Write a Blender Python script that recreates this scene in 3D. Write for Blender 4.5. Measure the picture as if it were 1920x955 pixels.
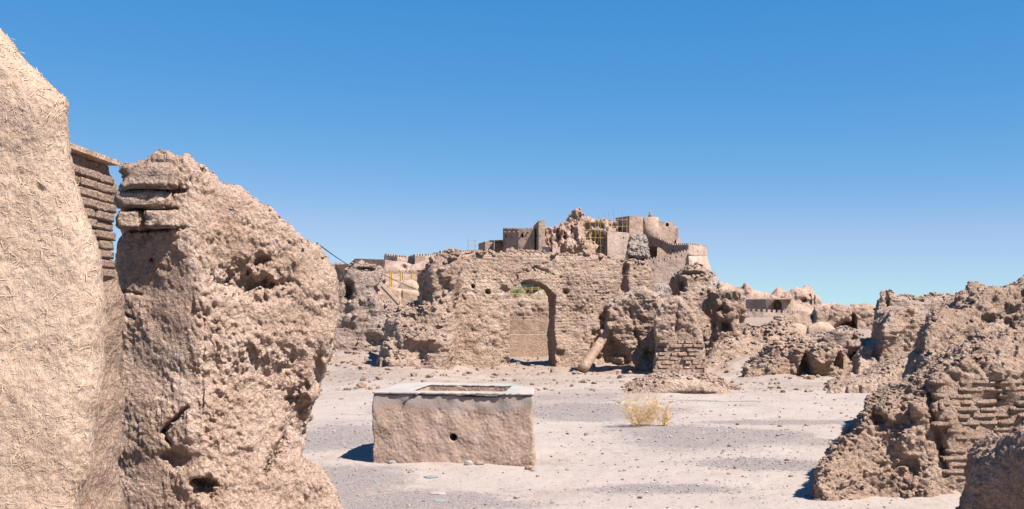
import bpy, bmesh, math, random
import numpy as np
from mathutils import Vector, Matrix
R = math.radians
for o in list(bpy.data.objects): bpy.data.objects.remove(o)
SC = bpy.context.scene
COL = SC.collection
random.seed(7)

# ------------------------------------------------------------------ camera, sky, sun, exposure
F, CX, HY, EYE = 1900.0, 960.0, 575.0, 1.6          # focal length and horizon of the photograph, in its pixels
cam_d = bpy.data.cameras.new('camera'); cam = bpy.data.objects.new('camera', cam_d); COL.objects.link(cam)
cam.location = (0, 0, EYE); cam.rotation_euler = (R(90), 0, 0)
cam_d.sensor_width = 36; cam_d.lens = 36*F/1920; cam_d.shift_y = (HY-477.5)/1920
cam_d.clip_start = 0.05; cam_d.clip_end = 9000
SC.camera = cam
SUN_EL, SUN_AZ = R(53), math.atan2(0.77, -0.64)      # azimuth from +Y towards +X
world = bpy.data.worlds.new('World'); SC.world = world; world.use_nodes = True
wn = world.node_tree; bg = wn.nodes['Background']
sky = wn.nodes.new('ShaderNodeTexSky'); sky.sky_type = 'NISHITA'; sky.sun_disc = False
sky.sun_elevation = SUN_EL; sky.sun_rotation = SUN_AZ
sky.altitude = 0; sky.air_density = 0.5; sky.dust_density = 0.0; sky.ozone_density = 10.0
sep = wn.nodes.new('ShaderNodeSeparateColor'); com = wn.nodes.new('ShaderNodeCombineColor'); wn.links.new(sky.outputs[0], sep.inputs[0])
def wmath(op, a, b):
    n = wn.nodes.new('ShaderNodeMath'); n.operation = op
    for k, x in enumerate((a, b)):
        if isinstance(x, float): n.inputs[k].default_value = x
        else: wn.links.new(x, n.inputs[k])
    return n.outputs[0]
rr, gg, bb = [wmath('MULTIPLY', wmath('POWER', sep.outputs[c], p), k) for c, (k, p) in enumerate(((1.25, 1.55), (1.96, .64), (3.75, .3)))]   # film response of the clear desert sky
for c, x in enumerate((wmath('MINIMUM', rr, wmath('MULTIPLY', gg, .66)), gg, bb)): wn.links.new(x, com.inputs[c])
wn.links.new(com.outputs[0], bg.inputs[0]); bg.inputs[1].default_value = 0.0525
sd = bpy.data.lights.new('sun', 'SUN'); sun = bpy.data.objects.new('sun', sd); COL.objects.link(sun)
sd.energy = 5.0; sd.angle = R(0.53); sd.color = (1.0, 0.955, 0.89)
dirv = Vector((math.sin(SUN_AZ)*math.cos(SUN_EL), math.cos(SUN_AZ)*math.cos(SUN_EL), math.sin(SUN_EL)))
sun.rotation_euler = dirv.to_track_quat('Z', 'Y').to_euler()
sun.location = dirv*50
VS = SC.view_settings; VS.view_transform = 'Standard'; VS.look = 'None'; VS.exposure = 1.28; VS.gamma = 1
VS.use_curve_mapping = False

# ------------------------------------------------------------------ numeric helpers
def smin(a, b, k): h = np.clip(.5+.5*(b-a)/k, 0, 1); return b*(1-h)+a*h-k*h*(1-h)
def smax(a, b, k): return -smin(-a, -b, k)
def sstep(a, b, x): t = np.clip((x-a)/(b-a), 0, 1); return t*t*(3-2*t)
def _bs(n, org, h, scale, pad=2):
    x = (np.arange(n)*h)/scale; i = np.floor(x).astype(int); t = x-i
    m = i.max()+4; M = np.zeros((n, m), np.float32); r = np.arange(n)
    M[r, i] = (1-t)**3/6; M[r, i+1] = (3*t**3-6*t**2+4)/6; M[r, i+2] = (-3*t**3+3*t**2+3*t+1)/6; M[r, i+3] = t**3/6
    return M
def gnoise(shape, h, scale, seed):                   # smooth noise on a regular grid, unit deviation
    if np.isscalar(scale): scale = (scale,)*3
    Ms = [_bs(n, 0, h, s) for n, s in zip(shape, scale)]
    L = np.random.RandomState(seed).randn(*[M.shape[1] for M in Ms]).astype(np.float32)
    for ax, M in enumerate(Ms): L = np.moveaxis(np.tensordot(M, L, axes=(1, ax)), 0, ax)
    return L/0.34
def _hash(I, seed):
    h = (I[0]*73856093) ^ (I[1]*19349663) ^ (I[2]*83492791) ^ (seed*2654435 + 12345)
    h = (h ^ (h >> 13)) * 1274126177; h = h & 0x7fffffff
    return h ^ (h >> 16)
def pn(P, seed=0):                                   # gradient noise at scattered points
    P = np.asarray(P, np.float64); I = np.floor(P).astype(np.int64); f = P-I; w = f*f*f*(f*(f*6-15)+10)
    out = np.zeros(len(P))
    for dx in (0, 1):
        for dy in (0, 1):
            for dz in (0, 1):
                h = _hash((I[:, 0]+dx, I[:, 1]+dy, I[:, 2]+dz), seed)
                g = ((h & 255)/127.5-1)*(f[:, 0]-dx)+(((h >> 8) & 255)/127.5-1)*(f[:, 1]-dy)+(((h >> 16) & 255)/127.5-1)*(f[:, 2]-dz)
                out += g*(w[:, 0] if dx else 1-w[:, 0])*(w[:, 1] if dy else 1-w[:, 1])*(w[:, 2] if dz else 1-w[:, 2])
    return out*1.3
def fbm(P, seed=0, o=3, g=.5):
    s = 0; a = 1
    for k in range(o): s = s+a*pn(P*2.03**k+k*17.3, seed+k); a *= g
    return s
def worley(P, seed=0):
    P = np.asarray(P, np.float64); I = np.floor(P).astype(np.int64)
    F1 = np.full(len(P), 9.); F2 = np.full(len(P), 9.)
    for dx in (-1, 0, 1):
        for dy in (-1, 0, 1):
            for dz in (-1, 0, 1):
                c = (I[:, 0]+dx, I[:, 1]+dy, I[:, 2]+dz); h = _hash(c, seed)
                d = (c[0]+(h & 1023)/1023.-P[:, 0])**2+(c[1]+((h >> 10) & 1023)/1023.-P[:, 1])**2+(c[2]+((h >> 20) & 1023)/1023.-P[:, 2])**2
                n = d < F1; F2 = np.where(n, F1, np.minimum(F2, d)); F1 = np.where(n, d, F1)
    return np.sqrt(F1), np.sqrt(F2)
def poly_sd(U, Z, pts):
    d = np.full(U.shape, 1e9); s = np.zeros(U.shape, bool); n = len(pts)
    for i in range(n):
        ax, az = pts[i]; bx, bz = pts[(i+1) % n]; ex, ez = bx-ax, bz-az
        wx, wz = U-ax, Z-az; t = np.clip((wx*ex+wz*ez)/(ex*ex+ez*ez+1e-12), 0, 1)
        d = np.minimum(d, (wx-ex*t)**2+(wz-ez*t)**2)
        if az != bz: s ^= ((Z >= az) != (Z >= bz)) & (wx < ex*wz/(bz-az))
    return np.where(s, -1, 1)*np.sqrt(d)
def surface_nets(D):
    s = D < 0; c = np.zeros([n-1 for n in D.shape], np.uint8); X, Y, Z = D.shape
    for a in (0, 1):
        for b in (0, 1):
            for e in (0, 1): c += s[a:X-1+a, b:Y-1+b, e:Z-1+e]
    act = (c > 0) & (c < 8); ci = np.argwhere(act); n = len(ci)
    idx = np.full(act.shape, -1, np.int32); idx[act] = np.arange(n)
    acc = np.zeros((n, 3), np.float32); num = np.zeros(n, np.float32)
    cs = [(a, b, e) for a in (0, 1) for b in (0, 1) for e in (0, 1)]
    val = {k: D[ci[:, 0]+k[0], ci[:, 1]+k[1], ci[:, 2]+k[2]] for k in cs}
    for a in cs:
        for ax in range(3):
            if a[ax]: continue
            b = list(a); b[ax] = 1; b = tuple(b); da, db = val[a], val[b]; m = (da < 0) != (db < 0)
            t = np.where(m, da/np.where(m, da-db, 1), 0); p = np.tile(np.array(a, np.float32), (n, 1)); p[:, ax] = t
            acc[m] += p[m]; num[m] += 1
    V = ci+acc/num[:, None]; Q = []
    for ax in range(3):
        o1, o2 = [(1, 2), (2, 0), (0, 1)][ax]
        sl = [slice(1, -1)]*3; sl[ax] = slice(0, -1); sh = list(sl); sh[ax] = slice(1, None)
        a, b = s[tuple(sl)], s[tuple(sh)]; e = np.argwhere(a != b); off = np.zeros(3, int)
        off[o1] = 1; off[o2] = 1; flip = a[e[:, 0], e[:, 1], e[:, 2]]; e = e+off
        def at(d1, d2):
            q = e.copy(); q[:, o1] += d1; q[:, o2] += d2; return idx[q[:, 0], q[:, 1], q[:, 2]]
        q = np.stack([at(-1, -1), at(0, -1), at(0, 0), at(-1, 0)], 1)
        q[~flip] = q[~flip][:, ::-1]; Q.append(q)
    return V, np.concatenate(Q)
def vnormals(V, Q):
    d1 = V[Q[:, 2]]-V[Q[:, 0]]; d2 = V[Q[:, 3]]-V[Q[:, 1]]; fn = np.cross(d1, d2); N = np.zeros_like(V)
    for k in range(4): np.add.at(N, Q[:, k], fn) if len(V) < 0 else [N.__setitem__((slice(None), j), N[:, j]+np.bincount(Q[:, k], fn[:, j], len(V))) for j in range(3)]
    return N/(np.linalg.norm(N, axis=1)[:, None]+1e-12)
def mesh_np(name, V, Fc, smooth=True):               # Fc: (n,3) or (n,4) array
    me = bpy.data.meshes.new(name); n, k = Fc.shape
    me.vertices.add(len(V)); me.vertices.foreach_set('co', np.asarray(V, np.float32).ravel())
    me.loops.add(n*k); me.loops.foreach_set('vertex_index', np.asarray(Fc, np.int32).ravel())
    me.polygons.add(n); me.polygons.foreach_set('loop_start', np.arange(0, n*k, k, dtype=np.int32))
    me.polygons.foreach_set('use_smooth', np.full(n, smooth)); me.update(calc_edges=True); me.validate()
    return me

# ------------------------------------------------------------------ object helpers
def tag(o, label=None, cat=None, group=None, kind=None):
    if label: o['label'] = label
    if cat: o['category'] = cat
    if group: o['group'] = group
    if kind or cat: o['kind'] = kind or 'thing'
    return o
def link(name, me, mat, parent=None, loc=None):
    o = bpy.data.objects.new(name, me); COL.objects.link(o)
    if me is not None and mat is not None and not me.materials: me.materials.append(mat)
    if loc is not None: o.location = loc
    if parent is not None:
        o.parent = parent
        pl = Vector(parent.location) if parent.parent is None else Vector(parent.location)+Vector(parent.parent.location)
        o.location = Vector(o.location)-pl
    return o
def obj_np(name, V, Fc, mat, parent=None, smooth=True, base=None):
    V = np.asarray(V, np.float64)
    if base is None: base = np.array([V[:, 0].mean(), V[:, 1].mean(), V[:, 2].min()])
    return link(name, mesh_np(name, V-base, np.asarray(Fc), smooth), mat, parent, Vector(base))
def empty(name, loc):
    o = bpy.data.objects.new(name, None); COL.objects.link(o); o.location = loc; o.empty_display_size = .2; return o
class MB:                                            # collects small solids into ONE mesh
    def __init__(s): s.v = []; s.f = []
    def add(s, vs, fs): b = len(s.v); s.v += [tuple(v) for v in vs]; s.f += [tuple(i+b for i in f) for f in fs]; return s
    def prism(s, plan, z0, z1):                      # plan counter-clockwise; z scalars or lists
        n = len(plan); z0 = [z0]*n if np.isscalar(z0) else z0; z1 = [z1]*n if np.isscalar(z1) else z1
        return s.add([(p[0], p[1], a) for p, a in zip(plan, z0)]+[(p[0], p[1], a) for p, a in zip(plan, z1)],
                     [tuple(range(n))[::-1], tuple(range(n, 2*n))]+[(i, (i+1) % n, n+(i+1) % n, n+i) for i in range(n)])
    def box(s, c, ax, ay, az, hx, hy, hz):           # centre, axes, half sizes
        c, ax, ay, az = map(Vector, (c, ax, ay, az)); vs = []
        for k in (-1, 1):
            for j in (-1, 1):
                for i in (-1, 1): vs.append(c+ax*hx*i+ay*hy*j+az*hz*k)
        return s.add(vs, [(0, 2, 3, 1), (4, 5, 7, 6), (0, 1, 5, 4), (2, 6, 7, 3), (0, 4, 6, 2), (1, 3, 7, 5)])
    def tube(s, a, b, r0, r1=None, n=6):
        a, b = Vector(a), Vector(b); r1 = r0 if r1 is None else r1; d = (b-a).normalized()
        u = d.orthogonal().normalized(); w = d.cross(u); vs = []
        for p, r in ((a, r0), (b, r1)): vs += [p+(u*math.cos(2*math.pi*i/n)+w*math.sin(2*math.pi*i/n))*r for i in range(n)]
        return s.add(vs, [(i, (i+1) % n, n+(i+1) % n, n+i) for i in range(n)]+[tuple(range(n))[::-1], tuple(range(n, 2*n))])
    def rod(s, pts, radii, n=12):                    # one continuous round bar through a line of points
        d = (Vector(pts[-1])-Vector(pts[0])).normalized(); u = d.orthogonal().normalized(); w = d.cross(u); vs = []; k = len(pts)
        for p, r in zip(pts, radii): vs += [Vector(p)+(u*math.cos(2*math.pi*i/n)+w*math.sin(2*math.pi*i/n))*r for i in range(n)]
        return s.add(vs, [(j*n+i, j*n+(i+1) % n, j*n+n+(i+1) % n, j*n+n+i) for j in range(k-1) for i in range(n)]+[tuple(range(n))[::-1], tuple(range((k-1)*n, k*n))])
    def build(s, name, mat, parent=None, base=None, smooth=False):
        if base is None:
            a = np.array(s.v); base = Vector((a[:, 0].mean(), a[:, 1].mean(), a[:, 2].min()))
        me = bpy.data.meshes.new(name); me.from_pydata([Vector(v)-Vector(base) for v in s.v], [], s.f); me.update()
        if smooth:
            for p in me.polygons: p.use_smooth = True
        return link(name, me, mat, parent, Vector(base))
def cut(o, cutter):                                  # real openings: subtract a closed mesh
    c = cutter.build('cutter', None); m = o.modifiers.new('b', 'BOOLEAN'); m.operation = 'DIFFERENCE'; m.solver = 'EXACT'; m.object = c
    bpy.context.view_layer.update(); dg = bpy.context.evaluated_depsgraph_get()
    me = bpy.data.meshes.new_from_object(o.evaluated_get(dg)); old = o.data; o.modifiers.clear(); o.data = me
    bpy.data.objects.remove(c); return o
def P(px, py, D): return Vector(((px-CX)/F*D, D, EYE+(HY-py)/F*D))     # point seen at a pixel, D metres out
class Frame:                                         # an upright plane: u along it, v away from the viewer
    def __init__(s, D, px0=960, yaw=0):
        s.D, s.c, s.s = D, math.cos(R(yaw)), math.sin(R(yaw)); s.X0 = (px0-CX)/F*D
        s.k = (px0-CX)/F                             # the mass runs straight back from where it is seen
    def uz(s, px, py):
        k = (px-CX)/F; u = (k*s.D-s.X0)/(s.c-k*s.s); Y = s.D+u*s.s; return u, EYE+(HY-py)/F*Y
    def w(s, u, v, z): return np.stack([s.X0+u*s.c+v*s.k, s.D+u*s.s+v, z+0*u], -1)
    def wp(s, u, v, z): return Vector((s.X0+u*s.c+v*s.k, s.D+u*s.s+v, z))
    @property
    def ud(s): return Vector((s.c, s.s, 0))
    @property
    def vd(s): return Vector((-s.s, s.c, 0))

# ------------------------------------------------------------------ materials
def nodes(name):
    m = bpy.data.materials.new(name); m.use_nodes = True; nt = m.node_tree; return m, nt, nt.nodes['Principled BSDF']
def N(nt, t, **kw):
    n = nt.nodes.new(t)
    for k, v in kw.items():
        if k in n.inputs: n.inputs[k].default_value = v
        else: setattr(n, k, v)
    return n
def noise(nt, vec, scale, detail=4, rough=.55, dist=0):
    n = N(nt, 'ShaderNodeTexNoise'); n.inputs['Scale'].default_value = scale; n.inputs['Detail'].default_value = detail
    n.inputs['Roughness'].default_value = rough; n.inputs['Distortion'].default_value = dist
    nt.links.new(vec, n.inputs['Vector']); return n.outputs[0]
def ramp(nt, fac, stops):
    r = N(nt, 'ShaderNodeValToRGB'); e = r.color_ramp.elements
    while len(e) < len(stops): e.new(.5)
    for x, (p, c) in zip(e, stops): x.position = p; x.color = (*c, 1) if len(c) == 3 else c
    nt.links.new(fac, r.inputs[0]); return r.outputs[0]
def mix(nt, fac, a, b, mode='MIX'):
    m = N(nt, 'ShaderNodeMix', data_type='RGBA', blend_type=mode)
    for s, x in ((0, fac), (6, a), (7, b)):
        if hasattr(x, 'links') or hasattr(x, 'is_output'): nt.links.new(x, m.inputs[s])
        else: m.inputs[s].default_value = x if s == 0 else ((*x, 1) if len(x) == 3 else x)
    return m.outputs[2]
def setc(nt, c, b, k=.75):
    m = mix(nt, 1, c, (k, k*.935, k*.95), 'MULTIPLY'); nt.links.new(m, b.inputs['Base Color'])
def bump(nt, bsdf, layers):                          # layers: (height socket, strength, distance)
    prev = None
    for hgt, st, di in layers:
        b = N(nt, 'ShaderNodeBump'); b.inputs['Strength'].default_value = st; b.inputs['Distance'].default_value = di
        nt.links.new(hgt, b.inputs['Height'])
        if prev is not None: nt.links.new(prev, b.inputs['Normal'])
        prev = b.outputs[0]
    nt.links.new(prev, bsdf.inputs['Normal'])
def adobe(name, c0, c1, c2, px=.01, big=.6, bstr=.6, rubb=.8, alb=.86):   # px: size of the finest grain in metres
    m, nt, b = nodes(name); pos = N(nt, 'ShaderNodeNewGeometry').outputs['Position']
    a = noise(nt, pos, 1/(big), 5, .6); f = noise(nt, pos, 1/(px*6), 4, .65); g = noise(nt, pos, 1/px, 2, .6)
    c = ramp(nt, a, [(.3, c0), (.5, c1), (.72, c2)])
    k = ramp(nt, f, [(.25, (.60, .57, .55)), (.5, (1, 1, 1)), (.75, (1.22, 1.21, 1.20))])
    c = mix(nt, 1, c, k, 'MULTIPLY')
    k2 = ramp(nt, g, [(.3, (.82, .81, .80)), (.6, (1.06, 1.06, 1.06))]); c = mix(nt, 1, c, k2, 'MULTIPLY')
    setc(nt, c, b, alb); b.inputs['Roughness'].default_value = .95; b.inputs['Specular IOR Level'].default_value = .15
    vo = N(nt, 'ShaderNodeTexVoronoi'); vo.inputs['Scale'].default_value = 1/(px*3.5); nt.links.new(pos, vo.inputs['Vector'])
    wv = N(nt, 'ShaderNodeMix', data_type='VECTOR'); nt.links.new(pos, wv.inputs[4]); nz = N(nt, 'ShaderNodeTexNoise'); nz.inputs['Scale'].default_value = 1/(px*7); nt.links.new(pos, nz.inputs['Vector'])
    sc_ = N(nt, 'ShaderNodeVectorMath', operation='MULTIPLY_ADD'); sc_.inputs[1].default_value = (px*5,)*3; nt.links.new(nz.outputs['Color'], sc_.inputs[0]); nt.links.new(pos, sc_.inputs[2]); nt.links.new(sc_.outputs[0], vo.inputs['Vector'])
    bump(nt, b, [(f, bstr, px*6), (vo.outputs['Distance'], bstr*rubb, px*3), (g, bstr, px*2)])
    return m
def plain(name, col, rough=.7, metal=0, var=.12, scale=20):
    m, nt, b = nodes(name); pos = N(nt, 'ShaderNodeNewGeometry').outputs['Position']; a = noise(nt, pos, scale, 4, .6)
    c = ramp(nt, a, [(.3, tuple(x*(1-var) for x in col)), (.7, tuple(min(1, x*(1+var)) for x in col))])
    setc(nt, c, b); b.inputs['Roughness'].default_value = rough; b.inputs['Metallic'].default_value = metal
    b.inputs['Specular IOR Level'].default_value = .3; return m
M = {}
M['near'] = adobe('adobe_near', (.344, .248, .181), (.395, .290, .214), (.462, .353, .269), .006, .5, .85, .8, .80)
M['pillar'] = adobe('adobe_pillar', (.37, .268, .196), (.455, .342, .262), (.56, .448, .36), .006, .55, .85)
M['mid'] = adobe('adobe_mid', (.353, .256, .189), (.403, .302, .227), (.479, .378, .294), .015, 1.3, .85)
M['midb'] = adobe('adobe_mid_brown', (.311, .218, .155), (.370, .269, .197), (.428, .323, .244), .015, 1.1, .85)
M['midg'] = adobe('adobe_greyer', (.315, .243, .192), (.375, .297, .24), (.445, .363, .302), .015, 1.2, .85)
M['brick'] = adobe('mud_brick', (.336, .235, .168), (.386, .281, .206), (.445, .336, .252), .012, .35, .6)
M['plast'] = adobe('smooth_mud_plaster', (.386, .277, .193), (.420, .311, .223), (.462, .353, .260), .03, 1.4, .25, .3, .78)
M['far'] = adobe('far_mud_wall', (.315, .225, .17), (.385, .285, .222), (.45, .345, .275), .22, 5, .22, .3, .74)
M['farp'] = adobe('far_pale_plaster', (.40, .305, .24), (.47, .37, .295), (.53, .43, .35), .25, 5, .2, .2, .74)
M['rock'] = adobe('pale_hill_rock', (.361, .302, .252), (.437, .378, .332), (.504, .458, .412), .3, 7, .9, .8, .72)
M['vault'] = adobe('weathered_vault_plaster', (.32, .235, .17), (.37, .28, .205), (.42, .325, .245), .04, 2.2, .2, .2, .80)
M['pole'] = adobe('mud_coated_timber', (.30, .21, .145), (.36, .26, .185), (.41, .305, .225), .012, .3, .4, .4, .9)
M['straw'] = plain('straw', (.64, .49, .33), .6, 0, .25, 40)
M['wood'] = plain('weathered_wood', (.50, .36, .24), .75, 0, .2, 12)
M['yellow'] = plain('yellow_painted_steel', (.48, .33, .06), .5, 0, .1, 3)
M['steel'] = plain('galvanised_steel', (.42, .43, .44), .45, .6, .1, 3)
M['cable'] = plain('black_cable', (.02, .02, .02), .6)
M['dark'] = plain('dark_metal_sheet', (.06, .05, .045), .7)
# ------------------------------------------------------------------ eroded earth builder
class Ruin: pass
def ruin(name, D, outline, thick, mat, h=None, px0=None, yaw=0, batter=.06, rnd=.12, noise_=((.5, .05), (.2, .022)), dents=(), grooves=(),
         front=None, opening=None, disp=(('wor', .10, .022), ('fbm', .12, .014), ('fbm', .035, .006)), seed=1, zcut=-.25, parent=None,
         label=None, cat=None, extra=None, back=0.0, calm=.4, quiet=(), turn=0, group=None, kind=None, res=1.35):
    """outline and dents are given where they are seen at distance D; the mass is 'thick' metres deep behind its face."""
    px0 = px0 if px0 is not None else sum(p[0] for p in outline)/len(outline)
    fr = Frame(D, px0, yaw); fr.k += turn; h = h or D/1013*res
    pts = [fr.uz(*p) for p in outline]; pu = [p[0] for p in pts]; pz = [p[1] for p in pts]
    u0, u1 = min(pu)-.25-4*h, max(pu)+.25+4*h; z0, z1 = max(min(pz), zcut)-2*h, max(pz)+.15+4*h
    fmin = -batter*(z1-z0)-.35-4*h
    if front is not None: fmin -= .0
    U = np.arange(u0, u1, h); Z = np.arange(z0, z1, h); UU, ZZ = np.meshgrid(U, Z, indexing='ij')
    d2 = poly_sd(UU, ZZ, pts)
    vf = -batter*(.5*(max(pz)+max(min(pz), 0))-ZZ)
    if front is not None: vf = vf+front(UU, ZZ, fr)
    q_ = np.stack([UU.ravel(), ZZ.ravel(), 0*UU.ravel()], 1)/(D*.011); w1, w2 = (fbm(q_+3, seed, 3).reshape(UU.shape), fbm(q_+9, seed+1, 3).reshape(UU.shape)) if len(dents) else (0, 0)
    for (px, py, rx, ry, dep) in dents:              # hollows (dep > 0) and bulges (dep < 0)
        u, z = fr.uz(px, py); q = ((UU-u)/(rx/F*D)+.55*w1)**2+((ZZ-z)/(ry/F*D)+.55*w2)**2
        vf = vf+dep*np.exp(-q**1.5)
    for (ax, ay, bx, by, wd, dep) in grooves:        # cracks and open joints
        a, b = fr.uz(ax, ay), fr.uz(bx, by); ex, ez = b[0]-a[0], b[1]-a[1]
        t = np.clip(((UU-a[0])*ex+(ZZ-a[1])*ez)/(ex*ex+ez*ez), 0, 1)
        q = ((UU-a[0]-ex*t)**2+(ZZ-a[1]-ez*t)**2)/(wd/F*D)**2
        vf = vf+dep*np.exp(-q)
    v0 = min(fmin, vf[d2 < .1].min()-.3 if (d2 < .1).any() else fmin)-2*h; v1 = thick+.2+3*h
    V = np.arange(v0, v1, h); sh = (len(U), len(V), len(Z))
    d2 = d2.astype(np.float32)[:, None, :]; vf_ = vf.astype(np.float32)[:, None, :]; VV = V.astype(np.float32)[None, :, None]
    slope = np.sqrt(1+batter**2)
    d = smax(d2, (vf_-VV)/slope, rnd); d = smax(d, (VV-thick-back*(max(pz)-ZZ.astype(np.float32)[:, None, :])), rnd)
    for i, (sc, am) in enumerate(noise_): d = d+am*gnoise(sh, h, sc, seed*31+i)
    if opening is not None:
        od = poly_sd(UU, ZZ, [fr.uz(*p) for p in opening]).astype(np.float32)[:, None, :]
        d = smax(d, -od+.01*gnoise(sh, h, .15, seed+5), .03)
    if extra is not None: d = extra(d, UU[:, None, :], VV, ZZ[:, None, :], fr)
    d = np.ascontiguousarray(np.broadcast_to(d, sh)).astype(np.float32)
    for ax in range(3):
        sl = [slice(None)]*3; sl[ax] = 0; d[tuple(sl)] = 1; sl[ax] = -1; d[tuple(sl)] = 1
    r = Ruin(); r.fr = fr; r.h = h; ins = d < 0; first = np.where(ins.any(1), ins.argmax(1), -1)
    def surf(u, z):
        i = int(np.clip((u-u0)/h, 0, len(U)-1)); j = int(np.clip((z-z0)/h, 0, len(Z)-1)); k = first[i, j]
        return None if k < 0 else v0+k*h
    r.surf = surf
    Vx, Q = surface_nets(d); del d, ins
    L = Vx*h+np.array([u0, v0, z0]); W = fr.w(L[:, 0], L[:, 1], L[:, 2]); Nn = vnormals(W, Q)
    dd = np.zeros(len(W)); rm = calm+(1-calm)*sstep(-.25, .4, fbm(W/(D*.045)+seed, seed+40, 2))     # rough and calm patches
    for i, (kind_, sc, am) in enumerate(disp):
        sc3 = np.array(sc if not np.isscalar(sc) else (sc,)*3); q = W/sc3+seed*3.7+i*11
        if kind_ == 'fbm': dd += am*fbm(q, seed+i, 3)
        elif kind_ == 'wor': f1, f2 = worley(q+.35*np.stack([pn(q*1.7, 5), pn(q*1.7, 6), pn(q*1.7, 7)], 1), seed+i); dd += am*rm*(np.minimum(1.2*(f2-f1), .55)*1.6-.45)
        elif kind_ == 'turb':                        # crumbly billows with sharp creases
            w_ = q+.4*np.stack([pn(q*.8+3, 15), pn(q*.8+7, 16), pn(q*.8+9, 17)], 1); t_ = 0; a_ = 1
            for k_ in range(3): t_ = t_+a_*np.abs(pn(w_*2.1**k_+k_*5.1, seed+i+k_)); a_ *= .55
            dd += am*rm*(np.minimum(t_, 1.0)*2-.75)
        elif kind_ == 'strat': dd += am*fbm(W/np.array([sc3[0]*9, sc3[0]*9, sc3[0]])+.3*pn(W/.5, 3)[:, None], seed+i, 2)
        elif kind_ == 'rid': dd -= am*np.clip(1-np.abs(pn(q, seed+i))*5, 0, 1)
        elif kind_ == 'course':                      # worn brick courses, faded in and out
            msk = sstep(-.1, .35, pn(W/np.array([.9, .9, .5]), seed+i)); ph = (W[:, 2]+.02*pn(W/.4, seed))/sc3[2]
            gz = np.abs(ph-np.round(ph)); row = np.round(ph-.5); pu_ = L[:, 0]/(sc3[0])+.5*(row % 2); gu = np.abs(pu_-np.round(pu_))
            dd -= am*msk*np.maximum(np.clip(1-gz/.16, 0, 1), .8*np.clip(1-gu*sc3[0]/sc3[2]/.16, 0, 1))
        elif kind_ == 'pit': f1, f2 = worley(q, seed+i); dd -= am*np.clip(1-f1*3.2, 0, 1)
    for (x0, x1, y0_, y1_, fac) in quiet:            # where bricks keep the face flat
        a, b = fr.uz(x0, y1_), fr.uz(x1, y0_); e = .06*(b[0]-a[0])+.02
        m_ = sstep(a[0]-e, a[0]+e, L[:, 0])*(1-sstep(b[0]-e, b[0]+e, L[:, 0]))*sstep(a[1]-e, a[1]+e, L[:, 2])*(1-sstep(b[1]-e, b[1]+e, L[:, 2])); dd = dd*(1-(1-fac)*m_)
    W2 = W+Nn*dd[:, None]
    base = np.array([W2[:, 0].mean(), W2[:, 1].mean(), max(W2[:, 2].min(), 0)])
    r.V, r.Q, r.N = W2, Q, Nn
    r.o = obj_np(name, W2, Q, mat, parent, True, base); tag(r.o, label, cat, group, kind)
    return r
# small angular lumps
def lump_meshes(n, seed, sub=1, flat=.75):
    out = []; rs = np.random.RandomState(seed)
    for i in range(n):
        bm = bmesh.new(); bmesh.ops.create_icosphere(bm, subdivisions=sub, radius=1)
        sc = rs.uniform(.45, 1.25, 3)*np.array([1, 1, flat])
        for v in bm.verts: v.co = Vector(np.array(v.co)*sc*(1+rs.uniform(-.38, .25)))
        bm.verts.ensure_lookup_table(); vv = np.array([v.co[:] for v in bm.verts]); ff = np.array([[x.index for x in f.verts] for f in bm.faces]); bm.free()
        out.append((vv, ff))
    return out
LUMPS = lump_meshes(16, 3)
def scatter(name, pts, sizes, mat, parent=None, seed=0, nrm=None, kind='stuff'):
    rs = np.random.RandomState(seed); Vs, Fs, b = [], [], 0
    for i, (p, s) in enumerate(zip(pts, sizes)):
        v, f = LUMPS[rs.randint(16)]; a = rs.uniform(0, 6.28); c, sn = math.cos(a), math.sin(a)
        v = np.stack([v[:, 0]*c-v[:, 1]*sn, v[:, 0]*sn+v[:, 1]*c, v[:, 2]], 1)*s+np.asarray(p); Vs.append(v); Fs.append(f+b); b += len(v)
    o = obj_np(name, np.concatenate(Vs), np.concatenate(Fs), mat, parent, False, np.array([*parent.location]) if parent is not None else np.zeros(3))
    return tag(o, kind=kind)
def crumbs(r, n, s0, s1, mat, seed=1, up=.25, name='rubble', zmin=-.05, mask=None):    # loose clods caught on the upward faces
    rs = np.random.RandomState(seed); w = np.clip(r.N[:, 2]-up, 0, 1)*(r.V[:, 2] > zmin)
    if mask is not None: w = w*mask(r.V)
    w = w+1e-9; i = rs.choice(len(w), n, p=w/w.sum()); s = s0*(s1/s0)**(rs.rand(n)**2.2)
    return scatter(name, r.V[i]+r.N[i]*(s*.25)[:, None], s, mat, r.o, seed)
# bricks
def brick_meshes(n=6):
    out = []; rs = np.random.RandomState(11)
    for i in range(n):
        bm = bmesh.new(); bmesh.ops.create_cube(bm, size=2)
        bmesh.ops.bevel(bm, geom=bm.edges[:]+bm.verts[:], offset=.16, segments=1, affect='EDGES', clamp_overlap=True)
        for v in bm.verts: v.co += Vector(rs.uniform(-.07, .07, 3))
        me = bpy.data.meshes.new('brick'); bm.to_mesh(me); bm.free(); me.materials.append(M['brick']); out.append(me)
    return out
BRICKS = brick_meshes()
def brick(parent, c, axu, axv, hu, hv, hz, tilt=0, name='brick', me=None):
    o = bpy.data.objects.new(name, me or random.choice(BRICKS)); COL.objects.link(o); o.parent = parent
    az = Vector((0, 0, 1)); m = Matrix((Vector(axu)*hu, Vector(axv)*hv, az*hz)).transposed().to_4x4()
    m = Matrix.Rotation(tilt, 4, Vector(axv)) @ m
    o.matrix_local = Matrix.Translation(Vector(c)-Vector(parent.location)) @ m
    return o
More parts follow.
